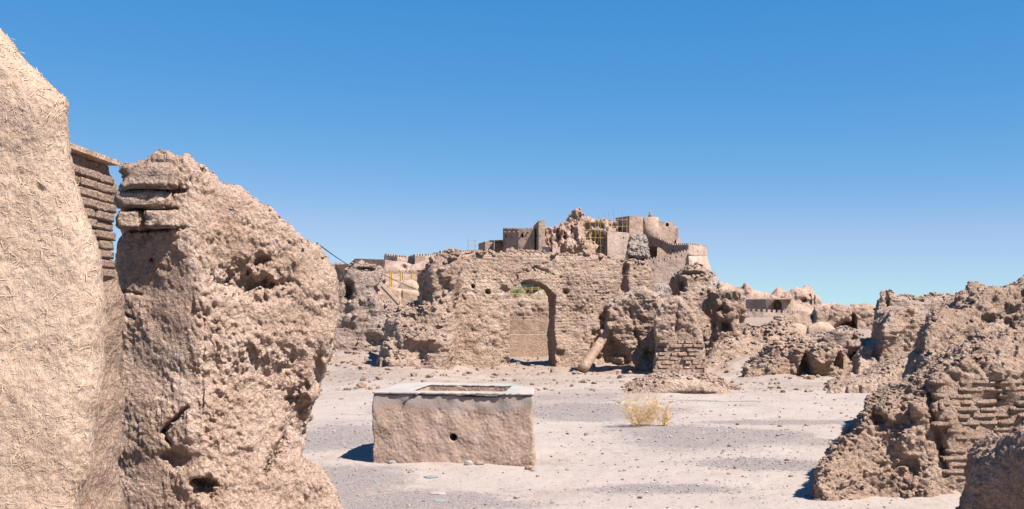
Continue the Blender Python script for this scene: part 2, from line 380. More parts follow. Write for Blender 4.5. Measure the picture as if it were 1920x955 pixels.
def brick_field(r, px0, px1, py0, py1, bl, bh, proud=.015, gap=.012, keep=.9, dep=.06, jit=.006, edge=None, meshes=None):
    fr = r.fr; a, b = fr.uz(px0, py1), fr.uz(px1, py0); z = a[1]; row = 0; n = 0
    while z < b[1]:
        u = a[0]-(.5*bl if row % 2 else 0)+random.uniform(-.1, .1)*bl
        while u < b[0]:
            l = bl*random.choice((1, 1, 1, .5, .8)); uc, zc = u+l/2, z+bh/2; u += l+gap
            if random.random() > keep or (edge is not None and not edge(uc, zc, fr)): continue
            vs = [r.surf(uc+k*l*.3, zc) for k in (-1, 0, 1)]
            if any(v is None for v in vs): continue
            v = min(vs)-proud*random.uniform(.3, 1.3)
            brick(r.o, fr.wp(uc, v+dep, zc+random.uniform(-jit, jit)), fr.ud, fr.vd, l/2*random.uniform(.93, 1.02), dep, bh/2*random.uniform(.88, 1.04), random.uniform(-.03, .03), 'brick', random.choice(meshes) if meshes else None); n += 1
        z += bh+gap; row += 1
    return n

# ------------------------------------------------------------------ ground
def gauss(x, y, px, D, rx, ry, hgt): X = (px-CX)/F*D; return hgt*np.exp(-((x-X)/rx)**2-((y-D)/ry)**2)
def G(x, y):
    x = np.asarray(x, float); y = np.asarray(y, float); t = x/np.maximum(y, 1)*F+CX
    g = gauss(x, y, 660, 27, 1.6, 3, .35)+gauss(x, y, 770, 23, 1.4, 2.5, .22)+gauss(x, y, 1385, 26.5, 1.0, 3.0, .5)
    g = g+0*x
    g = g+.45*sstep(26, 36, y)*sstep(1330, 1450, t)*(1-sstep(90, 200, y))
    g = g+.35*sstep(30, 40, y)*(1-sstep(640, 760, t))*(1-sstep(90, 200, y))
    q = np.stack([x.ravel(), y.ravel(), 0*x.ravel()], 1); n = (.030*pn(q/1.7, 3)+.014*pn(q/.5, 4)+.006*fbm(q/.14, 5, 2)).reshape(x.shape)
    n = n+(sstep(19, 25, y).ravel()*(.05*fbm(q/.8, 12, 2)+.05*np.abs(pn(q/.45, 13)))).reshape(x.shape)*(1-sstep(60, 90, y))
    return g+n*np.clip(y/6, .2, 1.6)
def make_ground():
    ys = np.concatenate([np.linspace(-6, 3.5, 20), np.geomspace(3.6, 60, 470), np.geomspace(62, 6000, 70)])
    ts = np.concatenate([np.linspace(-3, -.72, 40), np.linspace(-.7, .7, 520), np.linspace(.72, 3, 40)])
    Y, T = np.meshgrid(ys, ts, indexing='ij'); X = T*np.maximum(Y+1.5, 3); Zg = G(X, Y)
    far = sstep(60, 120, Y); Zg = Zg*(1-far)-.0*far
    V = np.stack([X, Y, Zg], -1).reshape(-1, 3); n, m = Y.shape; i = (np.arange(n-1)[:, None]*m+np.arange(m-1)[None]).ravel()
    m_, nt, b = nodes('dusty_ground'); pos = N(nt, 'ShaderNodeNewGeometry').outputs['Position']
    mp = N(nt, 'ShaderNodeMapping'); mp.inputs['Scale'].default_value = (.55, .8, 1); nt.links.new(pos, mp.inputs[0]); st = mp.outputs[0]
    big = noise(nt, st, .55, 6, .62, .4); fine = noise(nt, pos, 14, 5, .7); grit = noise(nt, pos, 75, 3, .7); tan = noise(nt, pos, .9, 5, .6)
    dust = ramp(nt, tan, [(.3, (.47, .412, .355)), (.55, (.515, .452, .392)), (.72, (.44, .36, .295))])
    gv = ramp(nt, grit, [(.32, (.15, .135, .122)), (.5, (.33, .29, .26)), (.68, (.55, .485, .43))])
    # gravel lies in loose drifts
    acc = None
    for (px, D, rx, ry) in ((600, 9.2, 1.0, 1.6), (740, 8.2, 1.6, .55), (1330, 12.2, 1.7, 1.5), (1420, 10.3, 1.2, .7), (1060, 15.5, 2.2, 1.6), (1270, 8.9, 1.0, .4), (1640, 7.2, .9, 1.1), (640, 12.5, 1.0, 1.5), (1500, 14, 1.8, .5), (1330, 17.3, 2, .35), (850, 6.8, 1.5, .8)):
        X = (px-CX)/F*D; mm = N(nt, 'ShaderNodeMapping', vector_type='TEXTURE'); mm.inputs['Location'].default_value = (X, D, 0); mm.inputs['Scale'].default_value = (rx, ry, 1e6)
        nt.links.new(pos, mm.inputs[0]); g = N(nt, 'ShaderNodeTexGradient', gradient_type='SPHERICAL'); nt.links.new(mm.outputs[0], g.inputs[0])
        if acc is None: acc = g.outputs['Fac']
        else:
            mx = N(nt, 'ShaderNodeMath', operation='MAXIMUM'); nt.links.new(acc, mx.inputs[0]); nt.links.new(g.outputs['Fac'], mx.inputs[1]); acc = mx.outputs[0]
    ad = N(nt, 'ShaderNodeMath', operation='MULTIPLY_ADD'); ad.inputs[1].default_value = .36; nt.links.new(acc, ad.inputs[0]); nt.links.new(big, ad.inputs[2])
    ad2 = N(nt, 'ShaderNodeMath', operation='MULTIPLY_ADD'); ad2.inputs[1].default_value = .40; nt.links.new(fine, ad2.inputs[0]); nt.links.new(ad.outputs[0], ad2.inputs[2])
    msk = ramp(nt, ad2.outputs[0], [(.745, (0, 0, 0)), (.85, (1, 1, 1))])
    sy = N(nt, 'ShaderNodeSeparateXYZ'); nt.links.new(pos, sy.inputs[0]); mr = N(nt, 'ShaderNodeMapRange'); mr.inputs[1].default_value = 15; mr.inputs[2].default_value = 30; mr.inputs[4].default_value = .55; nt.links.new(sy.outputs[1], mr.inputs[0])
    t2 = noise(nt, pos, .45, 5, .65, .3); tm = N(nt, 'ShaderNodeMath', operation='MULTIPLY_ADD'); tm.inputs[1].default_value = .9; nt.links.new(t2, tm.inputs[0]); nt.links.new(mr.outputs[0], tm.inputs[2])
    earth = ramp(nt, tm.outputs[0], [(.52, (0, 0, 0)), (.85, (1, 1, 1))]); dust = mix(nt, earth, dust, (.40, .32, .25))     # earth washed from the walls
    c = mix(nt, msk, dust, gv)
    sp = ramp(nt, fine, [(.30, (.55, .53, .51)), (.40, (1, 1, 1))]); c = mix(nt, 1, c, sp, 'MULTIPLY')
    setc(nt, c, b, .60); b.inputs['Roughness'].default_value = .97; b.inputs['Specular IOR Level'].default_value = .1
    bump(nt, b, [(fine, .5, .03), (grit, .6, .012)])
    o = obj_np('ground', V, np.stack([i, i+m, i+m+1, i+1], 1)[:, ::-1], m_, None, True, np.zeros(3)); return tag(o, kind='structure')
make_ground()
# ------------------------------------------------------------------ citadel hill and far buildings
DH = 262
hill = ruin('hill', DH, [(800, 640), (840, 520), (860, 492), (900, 478), (950, 476), (1000, 474), (1060, 472), (1130, 468), (1165, 450), (1180, 440), (1215, 440), (1238, 456), (1262, 476),
    (1300, 496), (1328, 504), (1340, 522), (1362, 538), (1400, 552), (1440, 572), (1480, 586), (1560, 592), (1640, 600), (1640, 650), (800, 650)], 40, M['rock'], h=.42, batter=.75, rnd=3,
    noise_=((9, .8), (4, .5), (1.8, .25)), disp=(('turb', 4.0, .8), ('turb', 1.3, .35), ('wor', .9, .12)), seed=4, zcut=-3)
tag(hill.o, kind='structure')
def strip_wall(name, pts, pybot, thick, mat, merlon=None, label=None, cat='wall', holes=(), hole=(.5, .9), group=None, parent=None):
    """a wall along a line in plan; pts = (px, py of its top, distance). merlon = (width, height, gap)."""
    top = [P(a, b, c) for a, b, c in pts]; n = len(top); mb = MB()
    nb = []
    for i in range(n):
        d = (top[min(i+1, n-1)]-top[max(i-1, 0)]); d.z = 0; d.normalize(); nb.append(Vector((-d.y, d.x, 0)))
    zb = [P(a, pybot if np.isscalar(pybot) else pybot[i], c).z for i, (a, b, c) in enumerate(pts)]
    vs = []; fs = []
    for i in range(n):
        q = top[i]+nb[i]*thick; vs += [(top[i].x, top[i].y, zb[i]), tuple(top[i]), (q.x, q.y, top[i].z), (q.x, q.y, zb[i])]
    for i in range(n-1):
        a, b = 4*i, 4*i+4
        for k in range(4): fs.append((a+k, a+(k+1) % 4, b+(k+1) % 4, b+k))
    fs += [(0, 3, 2, 1), (4*n-4, 4*n-3, 4*n-2, 4*n-1)]
    mb.add(vs, fs); o = mb.build(name, mat, parent); tag(o, label, None if parent else cat, group)
    if holes:
        c = MB()
        for (px, py, w, hh, arch) in holes:
            for i in range(n-1):
                if min(pts[i][0], pts[i+1][0]) <= px <= max(pts[i][0], pts[i+1][0]):
                    t = (px-pts[i][0])/(pts[i+1][0]-pts[i][0]); D = pts[i][2]*(1-t)+pts[i+1][2]*t; break
            p = P(px, py, D); d = (top[i+1]-top[i]); d.z = 0; d.normalize(); nn = Vector((-d.y, d.x, 0)); W, H = w/F*D/2, hh/F*D/2
            pr = [(-W, -H), (W, -H), (W, H*.45 if arch else H)]+([(W*.6, H*.85), (0, H), (-W*.6, H*.85)] if arch else [])+[(-W, H*.45 if arch else H)]
            m = len(pr); v = [p+d*a+Vector((0, 0, b))-nn*.6 for a, b in pr]+[p+d*a+Vector((0, 0, b))+nn*thick*.8 for a, b in pr]
            c.add(v, [tuple(range(m)), tuple(range(m, 2*m))[::-1]]+[(i2, m+i2, m+(i2+1) % m, (i2+1) % m) for i2 in range(m)])
        cut(o, c)
    if merlon:
        w, mh, gp = merlon; b = MB(); k = 0
        for i in range(n-1):
            d = top[i+1]-top[i]; L = math.hypot(d.x, d.y); e = d.normalized(); d2 = Vector((d.x, d.y, 0)).normalized(); nn = Vector((-d2.y, d2.x, 0)); s = w*.6
            while s < L-w*.4:
                q = top[i]+d*(s/L)+nn*(min(thick, .5)/2+.02)
                b.box(q+Vector((0, 0, mh/2-.03)), d2, nn, (0, 0, 1), w/2*random.uniform(.85, 1.1), min(thick, .5)/2, mh/2+.03); s += w+gp
        bo = b.build('battlement', mat, o); tag(bo, kind='stuff')
    return o
def block(name, plan, pytop, pybot, mat, label=None, cat='tower', holes=(), parent=None, taper=0, rough=True):
    """plan = list of (px, distance), seen from left to right along the near side then back."""
    pl = [P(a, 0, d) for a, d in plan]; zt = [P(0, (pytop if np.isscalar(pytop) else pytop[i]), plan[i][1]).z for i in range(len(plan))]
    D = plan[0][1]; zb = P(0, pybot, D).z; cx = sum(p.x for p in pl)/len(pl); cy = sum(p.y for p in pl)/len(pl)
    n = len(pl); mb = MB()
    base = [((p.x-cx)*(1+taper)+cx, (p.y-cy)*(1+taper)+cy) for p in pl]
    mb.add([(b[0], b[1], zb) for b in base]+[(p.x, p.y, z) for p, z in zip(pl, zt)], [tuple(range(n))[::-1], tuple(range(n, 2*n))]+[(i, (i+1) % n, n+(i+1) % n, n+i) for i in range(n)])
    o = mb.build(name, mat, parent); tag(o, label, None if parent else cat)
    if holes:
        c = MB()
        for (px, py, w, hh, Dh) in holes:
            p = P(px, py, Dh); W, H = w/F*Dh/2, hh/F*Dh/2
            pr = [(-W, -H), (W, -H), (W, H*.4), (W*.65, H*.85), (0, H), (-W*.65, H*.85), (-W, H*.4)]; m = len(pr)
            v = [p+Vector((a, -2.5, b)) for a, b in pr]+[p+Vector((a, 2.2, b)) for a, b in pr]
            c.add(v, [tuple(range(m)), tuple(range(m, 2*m))[::-1]]+[(i2, m+i2, m+(i2+1) % m, (i2+1) % m) for i2 in range(m)])
        cut(o, c)
    return o
far, farp = M['far'], M['farp']
# gate tower of the citadel
gate = strip_wall('citadel_tower', [(943, 429.5, 262), (972, 430, 258), (1002, 429, 257)], 480, 9, far, (.32, .28, .22), 'square crenellated citadel tower with two arched windows, left of the turret', 'tower',
    [(948.5, 441.5, 4, 8, 1), (979.5, 442, 5, 8, 1), (974.5, 467, 2, 8, 0)])
for px in (947, 955, 963.5, 972, 981, 990):
    b = MB(); b.box(P(px, 435.2, 257.9 if px > 960 else 259.5), (1, -.1, 0), (.1, 1, 0), (0, 0, 1), .16, .9, .12); b.build('drip_spout', far, gate)
block('citadel_turret', [(1000, 262), (1010, 254), (1019.5, 254), (1022, 262)], [424, 414, 413, 414], 480, far, 'slim dark turret rising beside the crenellated citadel tower', 'tower', [(1005.5, 440, 3, 9, 256)])
strip_wall('citadel_low_wall', [(1017, 463, 253), (1036, 463.5, 251), (1050, 463, 254)], 482, 2.5, far, None, 'low citadel wall with a small arched door below the lit ruins', 'wall', [(1032.5, 471, 6, 9, 1)])
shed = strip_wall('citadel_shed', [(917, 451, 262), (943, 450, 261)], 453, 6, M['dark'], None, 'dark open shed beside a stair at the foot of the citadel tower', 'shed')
m = MB(); m.tube(P(926.5, 451, 261.5), P(926.5, 476, 261.5), .13, n=5); m.build('post', M['steel'], shed)
m = MB(); m.prism([(p.x, p.y) for p in (P(914, 0, 266), P(943, 0, 266), P(943, 0, 266.5), P(914, 0, 266.5))], P(0, 478, 266).z, P(0, 452, 266).z); m.build('back_wall', far, shed)
block('stair_wall', [(897, 263), (910, 259), (915, 262), (913, 266)], [457, 453, 452, 455], 478, far, 'short dark wall with a stair at the left end of the citadel', 'wall')
st = empty('outside_stair', P(912, 476, 259)); tag(st, 'narrow pale stair climbing the short wall beside the dark shed', 'stair')
for k in range(8):
    m = MB(); p = P(912.5-.1*k, 474-2.8*k, 259.2+.25*k); m.box(p, (1, 0, 0), (0, 1, 0), (0, 0, 1), .42, .3, .13); m.build('step', farp, st)
# lit ruined pillars right of the turret, and the crumbled core
r = ruin('ruined_palace', 262, [(1016, 480), (1020, 428), (1030, 428), (1036, 432), (1042, 427), (1052, 426), (1056, 421), (1064, 412), (1068, 402), (1076, 395), (1084, 394), (1092, 401), (1094, 408), (1101, 404), (1106, 410),
    (1118, 413), (1130, 412), (1150, 418), (1160, 430), (1160, 480)], 9, M['far'], h=.18, batter=.15, rnd=.6, noise_=((3, .3), (1.2, .2)), dents=[(1046, 448, 5, 14, 2.2), (1032, 450, 2.5, 10, 1.5), (1058, 446, 4, 12, 1.6), (1072, 430, 4, 8, 1.3), (1100, 436, 7, 16, 2.6), (1122, 448, 14, 12, 3.2), (1112, 425, 5, 6, 1.5), (1128, 424, 4, 6, 2), (1066, 462, 12, 8, -2.5), (1092, 460, 6, 12, -2), (1084, 445, 3, 20, -1.4)],
    disp=(('turb', (1.6, 1.6, 4), .6), ('turb', (.7, .7, 1.5), .28), ('wor', .5, .08)), calm=.6, seed=9, zcut=10, label='jagged ruined core of the citadel with a broken tower peak', cat='ruin')
crumbs(r, 250, .15, .8, M['far'], 3, .1)
block('citadel_buttress', [(1137.5, 262), (1139, 249), (1177, 250), (1181, 260)], [436, 433.5, 436.5, 438], 508, farp, 'smooth pale buttress wall below the dark citadel face', 'wall', [(1169, 446, 2, 4, 249.8)])
block('citadel_keep', [(1154, 270), (1180, 256), (1206, 257), (1206, 272)], [409, 405, 406, 407], 470, far, 'tall keep of the citadel with a dark left face', 'tower')
def round_tower(name, pc, D, rad, pyt, pyb, mat, label, cat='tower', taper=.06, n=40, parent=None, a0=0, a1=2*math.pi):
    c = P(pc, 0, D); zt, zb = P(0, pyt, D-rad).z, P(0, pyb, D-rad).z; m = MB()
    m.prism([(c.x+rad*math.cos(2*math.pi*i/n), c.y+rad*math.sin(2*math.pi*i/n)) for i in range(n)], zb, zt)
    for i in range(n): v = m.v[i]; m.v[i] = (c.x+(v[0]-c.x)*(1+taper), c.y+(v[1]-c.y)*(1+taper), v[2])
    o = m.build(name, mat, parent, smooth=False); 
    for p in o.data.polygons: p.use_smooth = abs(p.normal.z) < .5
    return tag(o, label, None if parent else cat)
round_tower('round_bastion', 1220, 258.6, 2.05, 407, 462, far, 'round bastion bulging from the citadel keep wall')
block('keep_wall', [(1232, 257.5), (1264, 259), (1264.5, 262), (1271.5, 262), (1272, 272), (1232, 272)], [415, 417, 427, 427, 427, 415], 482, far, 'long keep wall with one dark window right of the round bastion', 'wall', [(1251, 421.5, 6, 7, 258.6)])
block('keep_step', [(1268, 260), (1276, 261), (1276, 266), (1268, 266)], 448, 482, far, 'small stepped annex at the right end of the keep wall', 'wall')
r = ruin('chimney_stump', 262, [(1215.5, 412), (1216, 402), (1217.5, 397), (1220, 396.5), (1222, 399), (1222.5, 412)], .9, M['midb'], h=.08, batter=0, rnd=.15, noise_=((.5, .06),), disp=(('wor', .5, .1),), seed=2, zcut=20, label='small dark stump standing on top of the round bastion', cat='ruin')
# pale crags under the keep
for i, (ol, D) in enumerate([([(1178, 476), (1180, 446), (1186, 440), (1191, 444), (1192, 466), (1190, 478)], 250), ([(1191, 478), (1192, 448), (1196, 439), (1207, 441), (1212, 450), (1214, 466), (1202, 478)], 251), ([(1190, 480), (1193, 468), (1203, 464), (1214, 470), (1216, 482)], 249)]):
    ruin('crag', D, ol, 6, M['rock'], h=.16, batter=.25, rnd=.3, noise_=((2, .2), (.9, .12)), disp=(('turb', 1.8, .4), ('turb', .6, .15)), calm=.8, seed=20+i, zcut=5,
         label=['tall pale crag against the smooth buttress wall', 'broad pale crag under the round bastion', 'low pale boulder at the foot of the two crags'][i], cat='rock', group='pale crags under the keep')
# ramp walls and the curved lower bastion
strip_wall('ramp_wall', [(1223, 444, 256), (1240, 450.5, 253), (1258, 459.5, 249.5), (1275, 460, 247), (1291, 459.5, 244)], [460, 466, 484, 484, 486], 1.2, far, (.42, .42, .38), 'dark shaded crenellated wall descending from the keep', 'wall', [(1261.5, 470, 4, 6, 1)])
strip_wall('ramp_parapet', [(1208, 489, 241.5), (1230, 484, 241), (1260, 477, 240.5), (1291, 470, 240)], 530, 1.0, farp, (.34, .34, .36), 'lower crenellated ramp parapet with a row of loopholes', 'wall',
    [(1225+10.6*k, 491.5-2.45*k, 1.5, 4.5, 0) for k in range(6)])
bast = []
for k in range(13):
    a = math.pi*(-.62+.5*k/12); px = 1291+34.5*math.sin((k/12)*math.pi/2); D = 240+7*(1-math.cos((k/12)*math.pi/2))*2
    bast.append((px, 459.5+6*(k/12)**1.5, D))
bast += [(1325.5, 466, 262)]
curved = strip_wall('curved_bastion', bast, 480, 1.2, farp, (.42, .40, .34), 'curved crenellated bastion at the right end of the citadel', 'tower', [(1308.5, 470.5, 2, 5, 0), (1318, 472, 2, 5, 0)])
sk = [(a-.3, 479.0+1.2*(i/13), d-.35) for i, (a, b_, d) in enumerate(bast)]
vs, n = [], len(bast)
m = MB()
for i, (a, b_, d) in enumerate(bast):
    t = P(a, 476.5+3*(i/13), d-.25); e = P(a, 508, d); t2 = Vector((t.x, t.y+2, t.z)); off = Vector((0.9*i/13, -1.2, 0)); m.v += [tuple(e+off), tuple(t), tuple(t2), tuple(Vector((t2.x, t2.y, e.z)))]
for i in range(n-1):
    for k in range(4): m.f.append((4*i+k, 4*i+(k+1) % 4, 4*i+4+(k+1) % 4, 4*i+4+k))
m.f += [(0, 3, 2, 1), (4*n-4, 4*n-3, 4*n-2, 4*n-1)]
m.build('battered_base', farp, curved)
ledge = strip_wall('ledge', [(a+.2, 476.2+3.2*(i/13), d-.5) for i, (a, b_, d) in enumerate(bast[:-1])], [478.2+3.2*(i/13) for i in range(n-1)], .7, far, None, parent=curved)
# scaffolding
def scaffold(name, px0, px1, py0, py1, D, nx, nz, mat, label, rad=.07, depth=1.6, diag=2, seed=0, group='scaffolding'):
    rs = random.Random(seed); o = empty(name, P((px0+px1)/2, py1, D)); tag(o, label, 'scaffold')
    a, b = P(px0, py1, D), P(px1, py0, D)
    for j in (0, 1):
        for i in range(nx):
            x = a.x+(b.x-a.x)*i/(nx-1); m = MB(); m.tube((x, D+depth*j, a.z-1), (x, D+depth*j, b.z+rs.uniform(-.3, .8)*(b.z-a.z)*.15), rad, n=5); m.build('upright', mat, o)
        for k in range(nz):
            z = a.z+(b.z-a.z)*(k+.7)/nz; m = MB(); m.tube((a.x-.3, D+depth*j-.1, z), (b.x+.3, D+depth*j-.1, z+rs.uniform(-.1, .1)), rad*.85, n=5); m.build('rail', mat, o)
    for i in range(diag):
        x = a.x+(b.x-a.x)*rs.random()*.7; m = MB(); m.tube((x, D-.15, a.z), (x+(b.x-a.x)*.35, D-.15, b.z), rad*.85, n=5); m.build('brace', mat, o)
    return o
scaffold('steel_scaffold', 877.5, 890.5, 448, 474, 262, 2, 3, M['steel'], 'grey steel scaffold at the left end of the citadel', .05, 1.5, 0)
scaffold('yellow_scaffold', 1097, 1136, 412, 470, 250, 5, 4, M['yellow'], 'yellow scaffold in front of the jagged citadel core', .028, 1.5, 2, 3)
scaffold('keep_scaffold', 1142, 1176, 408, 434, 254, 3, 2, M['yellow'], 'yellow scaffold against the dark left face of the keep', .028, 1.5, 1, 5)
for (x, y0, y1), lb in zip([(1150.5, 392, 440), (1133, 400, 440), (1122, 402, 440), (1141, 398, 440), (1167, 394, 440)], ('tallest thin grey pole above the keep scaffold', 'second thin grey pole from the jagged citadel core', 'thin grey pole closest to the jagged citadel core', 'thin grey pole just left of the tallest pole above the scaffold', 'thin grey pole against the dark left face of the keep')):
    m = MB(); m.tube(P(x, y1, 256), P(x, y0, 256), .05, n=5); tag(m.build('thin_pole', M['steel']), lb, 'pole', 'thin poles above the keep scaffold')

# ------------------------------------------------------------------ far walls on the left
strip_wall('far_crenellated_wall', [(560, 494, 150), (652, 496.5, 150)], 560, 2, farp, (.34, .3, .32), 'pale crenellated wall beside the big eroded pillar, far off', 'wall', [(632, 500.5, 1.6, 3, 0), (640, 502, 1.6, 3, 0), (647, 503, 1.6, 3, 0), (641, 525, 3, 7, 0)])
g_ = strip_wall('sloping_gable', [(652.5, 496, 146), (656, 495, 146), (669, 510, 147)], 560, 4, farp, None, 'pale sloping buttress ending the far crenellated wall', 'wall')
strip_wall('far_flat_building', [(655, 495, 190), (666, 485, 186), (722, 487, 182), (735, 489, 186)], 540, 6, far, None, 'flat-topped far building left of the long crenellated wall', 'building', [(701, 489.5, 3, 2, 0)])
strip_wall('long_crenellated_wall', [(720, 481, 205), (722, 478.5, 200), (745, 481.5, 198), (768, 483.5, 200)], 530, 2, farp, (.36, .33, .3), 'left stretch of the long crenellated wall under the citadel', 'wall', [(735, 485, 1.5, 4, 0)])
strip_wall('corner_wall', [(767, 483, 201), (778, 480.5, 190)], 530, 2, far, (.36, .33, .3), 'dark corner where the long crenellated wall steps forward', 'wall')
strip_wall('stepped_wall', [(778, 480.5, 190), (800, 480, 192), (828, 478, 196)], 540, 2, farp, (.36, .33, .3), 'middle stretch of the long crenellated wall under the citadel', 'wall')
strip_wall('raised_wall', [(827, 473.5, 194), (850, 473.5, 197), (905, 471.5, 205)], 540, 2, farp, (.36, .33, .3), 'higher right stretch of the long crenellated wall', 'wall')
ruin('earth_bank', 180, [(700, 560), (712, 489), (735, 484), (760, 490), (772, 497), (800, 487), (830, 482), (870, 478), (900, 560)], 6, M['far'], h=.28, batter=.5, rnd=1, noise_=((4, .35), (1.5, .15)), dents=[(756, 502, 8, 6, 1.2), (768, 500, 3, 9, 1.0)], disp=(('fbm', 1, .12), ('wor', 1.2, .1)), seed=12, zcut=0, label='brown earth bank below the long crenellated wall', cat='bank')
arc = strip_wall('arcaded_wall', [(690, 511.5, 128), (760, 511.5, 126), (815, 512, 126)], 575, 2.5, far, None, 'arcaded wall with rounded merlons and a row of small niches', 'wall', [(740, 532.5, 6.5, 10.5, 1)])
m = MB()
c = MB()
px = 716.5
while px < 808:
    D = 126.2; p = P(px, 509.5, D-.25); w = 2.6/F*D
    m.add([p+Vector((w*math.cos(a)*s_, 0, 0)) if 0 else p+Vector((w*x, y, w*1.25*z)) for y in (0, .5) for x, z in ((-1, -1), (1, -1), (1, .2), (.6, .8), (0, 1.05), (-.6, .8), (-1, .2))],
          [(0, 1, 2, 3, 4, 5, 6), (13, 12, 11, 10, 9, 8, 7)]+[(i, 7+i, 7+(i+1) % 7, (i+1) % 7) for i in range(7)])
    for (dx, py, ww, hh) in ((0, 517, 2.2, 4.6), (3.2, 522.5, 1.5, 1.8)):
        q = P(px+dx, py, D); W, H = ww/F*D, hh/F*D; pr = [(-W, -H), (W, -H), (W, H*.3), (0, H), (-W, H*.3)]
        c.add([q+Vector((x, -1.2, z)) for x, z in pr]+[q+Vector((x, .55, z)) for x, z in pr], [(0, 1, 2, 3, 4), (9, 8, 7, 6, 5)]+[(i, 5+i, 5+(i+1) % 5, (i+1) % 5) for i in range(5)])
    px += 6.4
tag(m.build('battlement', far, arc), kind='stuff'); cut(arc, c)
m = MB(); m.box(P(760, 512.6, 125.6), (1, 0, 0), (0, 1, 0), (0, 0, 1), 3.9, .12, .07); m.build('string_course', far, arc); m = MB(); m.box(P(760, 525.3, 125.6), (1, 0, 0), (0, 1, 0), (0, 0, 1), 3.9, .12, .06); m.build('string_course', far, arc)
for i, (x, y0, y1) in enumerate([(732, 511, 538), (735, 511, 538), (751.5, 511, 528), (755.5, 511, 526), (773, 512, 526), (783.5, 512, 538), (795, 528, 545)]):
    m = MB(); p0 = P(x, y1, 124.6); p1 = P(x, y0, 124.6); m.tube(p0, p1, .09, n=5)
    if i == 6: m.tube(P(787, 533, 124.6), P(797, 533, 124.6), .08, n=5)
    tag(m.build('scaffold_pole', M['yellow']), ['yellow pole left of the small dark door in the arcaded wall', 'yellow pole touching the left side of the small dark door', 'left pole of the yellow pair right of the small door', 'right pole of the yellow pair right of the small door', 'yellow pole in the middle of the arcaded wall niches', 'long yellow pole over the rounded mud mound', 'yellow pole with a cross bar against the right rubble'][i], 'pole', 'yellow poles on the arcaded wall')
ruin('mud_mound', 70, [(738, 600), (742, 545), (750, 533), (758, 527), (770, 526), (779, 530), (785, 541), (793, 548), (800, 600)], 2.2, M['plast'], h=.07, batter=.12, rnd=.5, noise_=((1.5, .05),), disp=(('fbm', .4, .015),), seed=6, label='smooth rounded mud mound below the yellow poles', cat='wall')
ruin('low_plaster_wall', 52, [(700, 640), (716, 552), (728, 544), (745, 541), (760, 543), (790, 546), (810, 550), (820, 640)], 1.0, M['plast'], h=.055, batter=.04, rnd=.2, noise_=((1.2, .03),), dents=[(752, 552, 1.5, 12, .2)], disp=(('fbm', .3, .015), ('wor', .25, .01)), seed=7, label='low plastered wall behind the leaning plank', cat='wall')

# ------------------------------------------------------------------ far ruins on the right
r = ruin('far_ruin', 212, [(1330, 620), (1345, 528), (1358, 532), (1366, 536), (1380, 540), (1392, 538), (1398, 534), (1405, 540), (1412, 546), (1432, 551), (1447, 549), (1452, 543), (1458, 539), (1464, 544), (1472, 547), (1482, 551), (1497, 550), (1504, 545), (1514, 543.5), (1522, 544), (1531, 548), (1536, 555), (1545, 571), (1560, 576), (1590, 583), (1625, 590), (1640, 620)], 7, M['far'], h=.26, batter=.3, rnd=.8,
    noise_=((4, .3), (1.5, .2)), dents=[(1519, 560, 2, 9, 1.2), (1526, 561, 1.5, 9, 1.2), (1508, 563, 5, 4, 1.2), (1485, 552, 2.5, 2.5, 2.5)], disp=(('turb', 2.2, .5), ('turb', (.8, .8, 1.2), .3), ('wor', .5, .1)), calm=.8, seed=14, zcut=-1, label='long crumbled ruin on the skyline above the arched gate', cat='ruin')
gt = strip_wall('arched_gate', [(1398, 560, 203), (1436, 559, 198), (1470, 559.5, 196), (1483, 560, 196), (1512, 575, 199), (1535, 580, 202)], 612, 4, M['farp'], None, 'far mud gate building with one large dark arch', 'gate', [(1456.5, 575, 19, 27, 1)])
m = MB(); m.box(P(1440, 560.2, 196), (1, 0, 0), (0, 1, 0), (0, 0, 1), 4.6, .9, .13); m.build('cornice', farp, gt)
ruin('scree', 205, [(1372, 620), (1380, 548), (1390, 552), (1405, 562), (1425, 574), (1446, 588), (1455, 620)], 4, M['rock'], h=.3, batter=.9, rnd=.6, noise_=((3, .2),), disp=(('wor', 1, .12), ('fbm', .5, .08)), seed=15, zcut=-1, label='pale scree slope left of the arched gate', cat='slope', kind='structure')
strip_wall('right_crenellated_wall', [(1372, 583, 151), (1430, 585, 150), (1518, 589.5, 150)], 625, 1.5, farp, (.40, .40, .34), 'low crenellated wall with keyhole loopholes below the arched gate', 'wall', [(1392.5+11.4*k, 595.5+.55*k, 1.7, 5.5, 0) for k in range(9)])
round_tower('low_round_tower', 1246, 124, 1.75, 557.5, 600, far, 'low round crenellated tower half hidden behind the rubble', 'tower', .05)
m = MB()
for k in range(22):
    a = math.pi+math.pi*k/21; c0 = P(1246, 0, 124); m.box((c0.x+1.66*math.cos(a), c0.y+1.66*math.sin(a), P(0, 555.8, 122.3).z), (-math.sin(a), math.cos(a), 0), (math.cos(a), math.sin(a), 0), (0, 0, 1), .10, .1, .17)
tag(m.build('battlement', far, bpy.data.objects['low_round_tower']), kind='stuff')
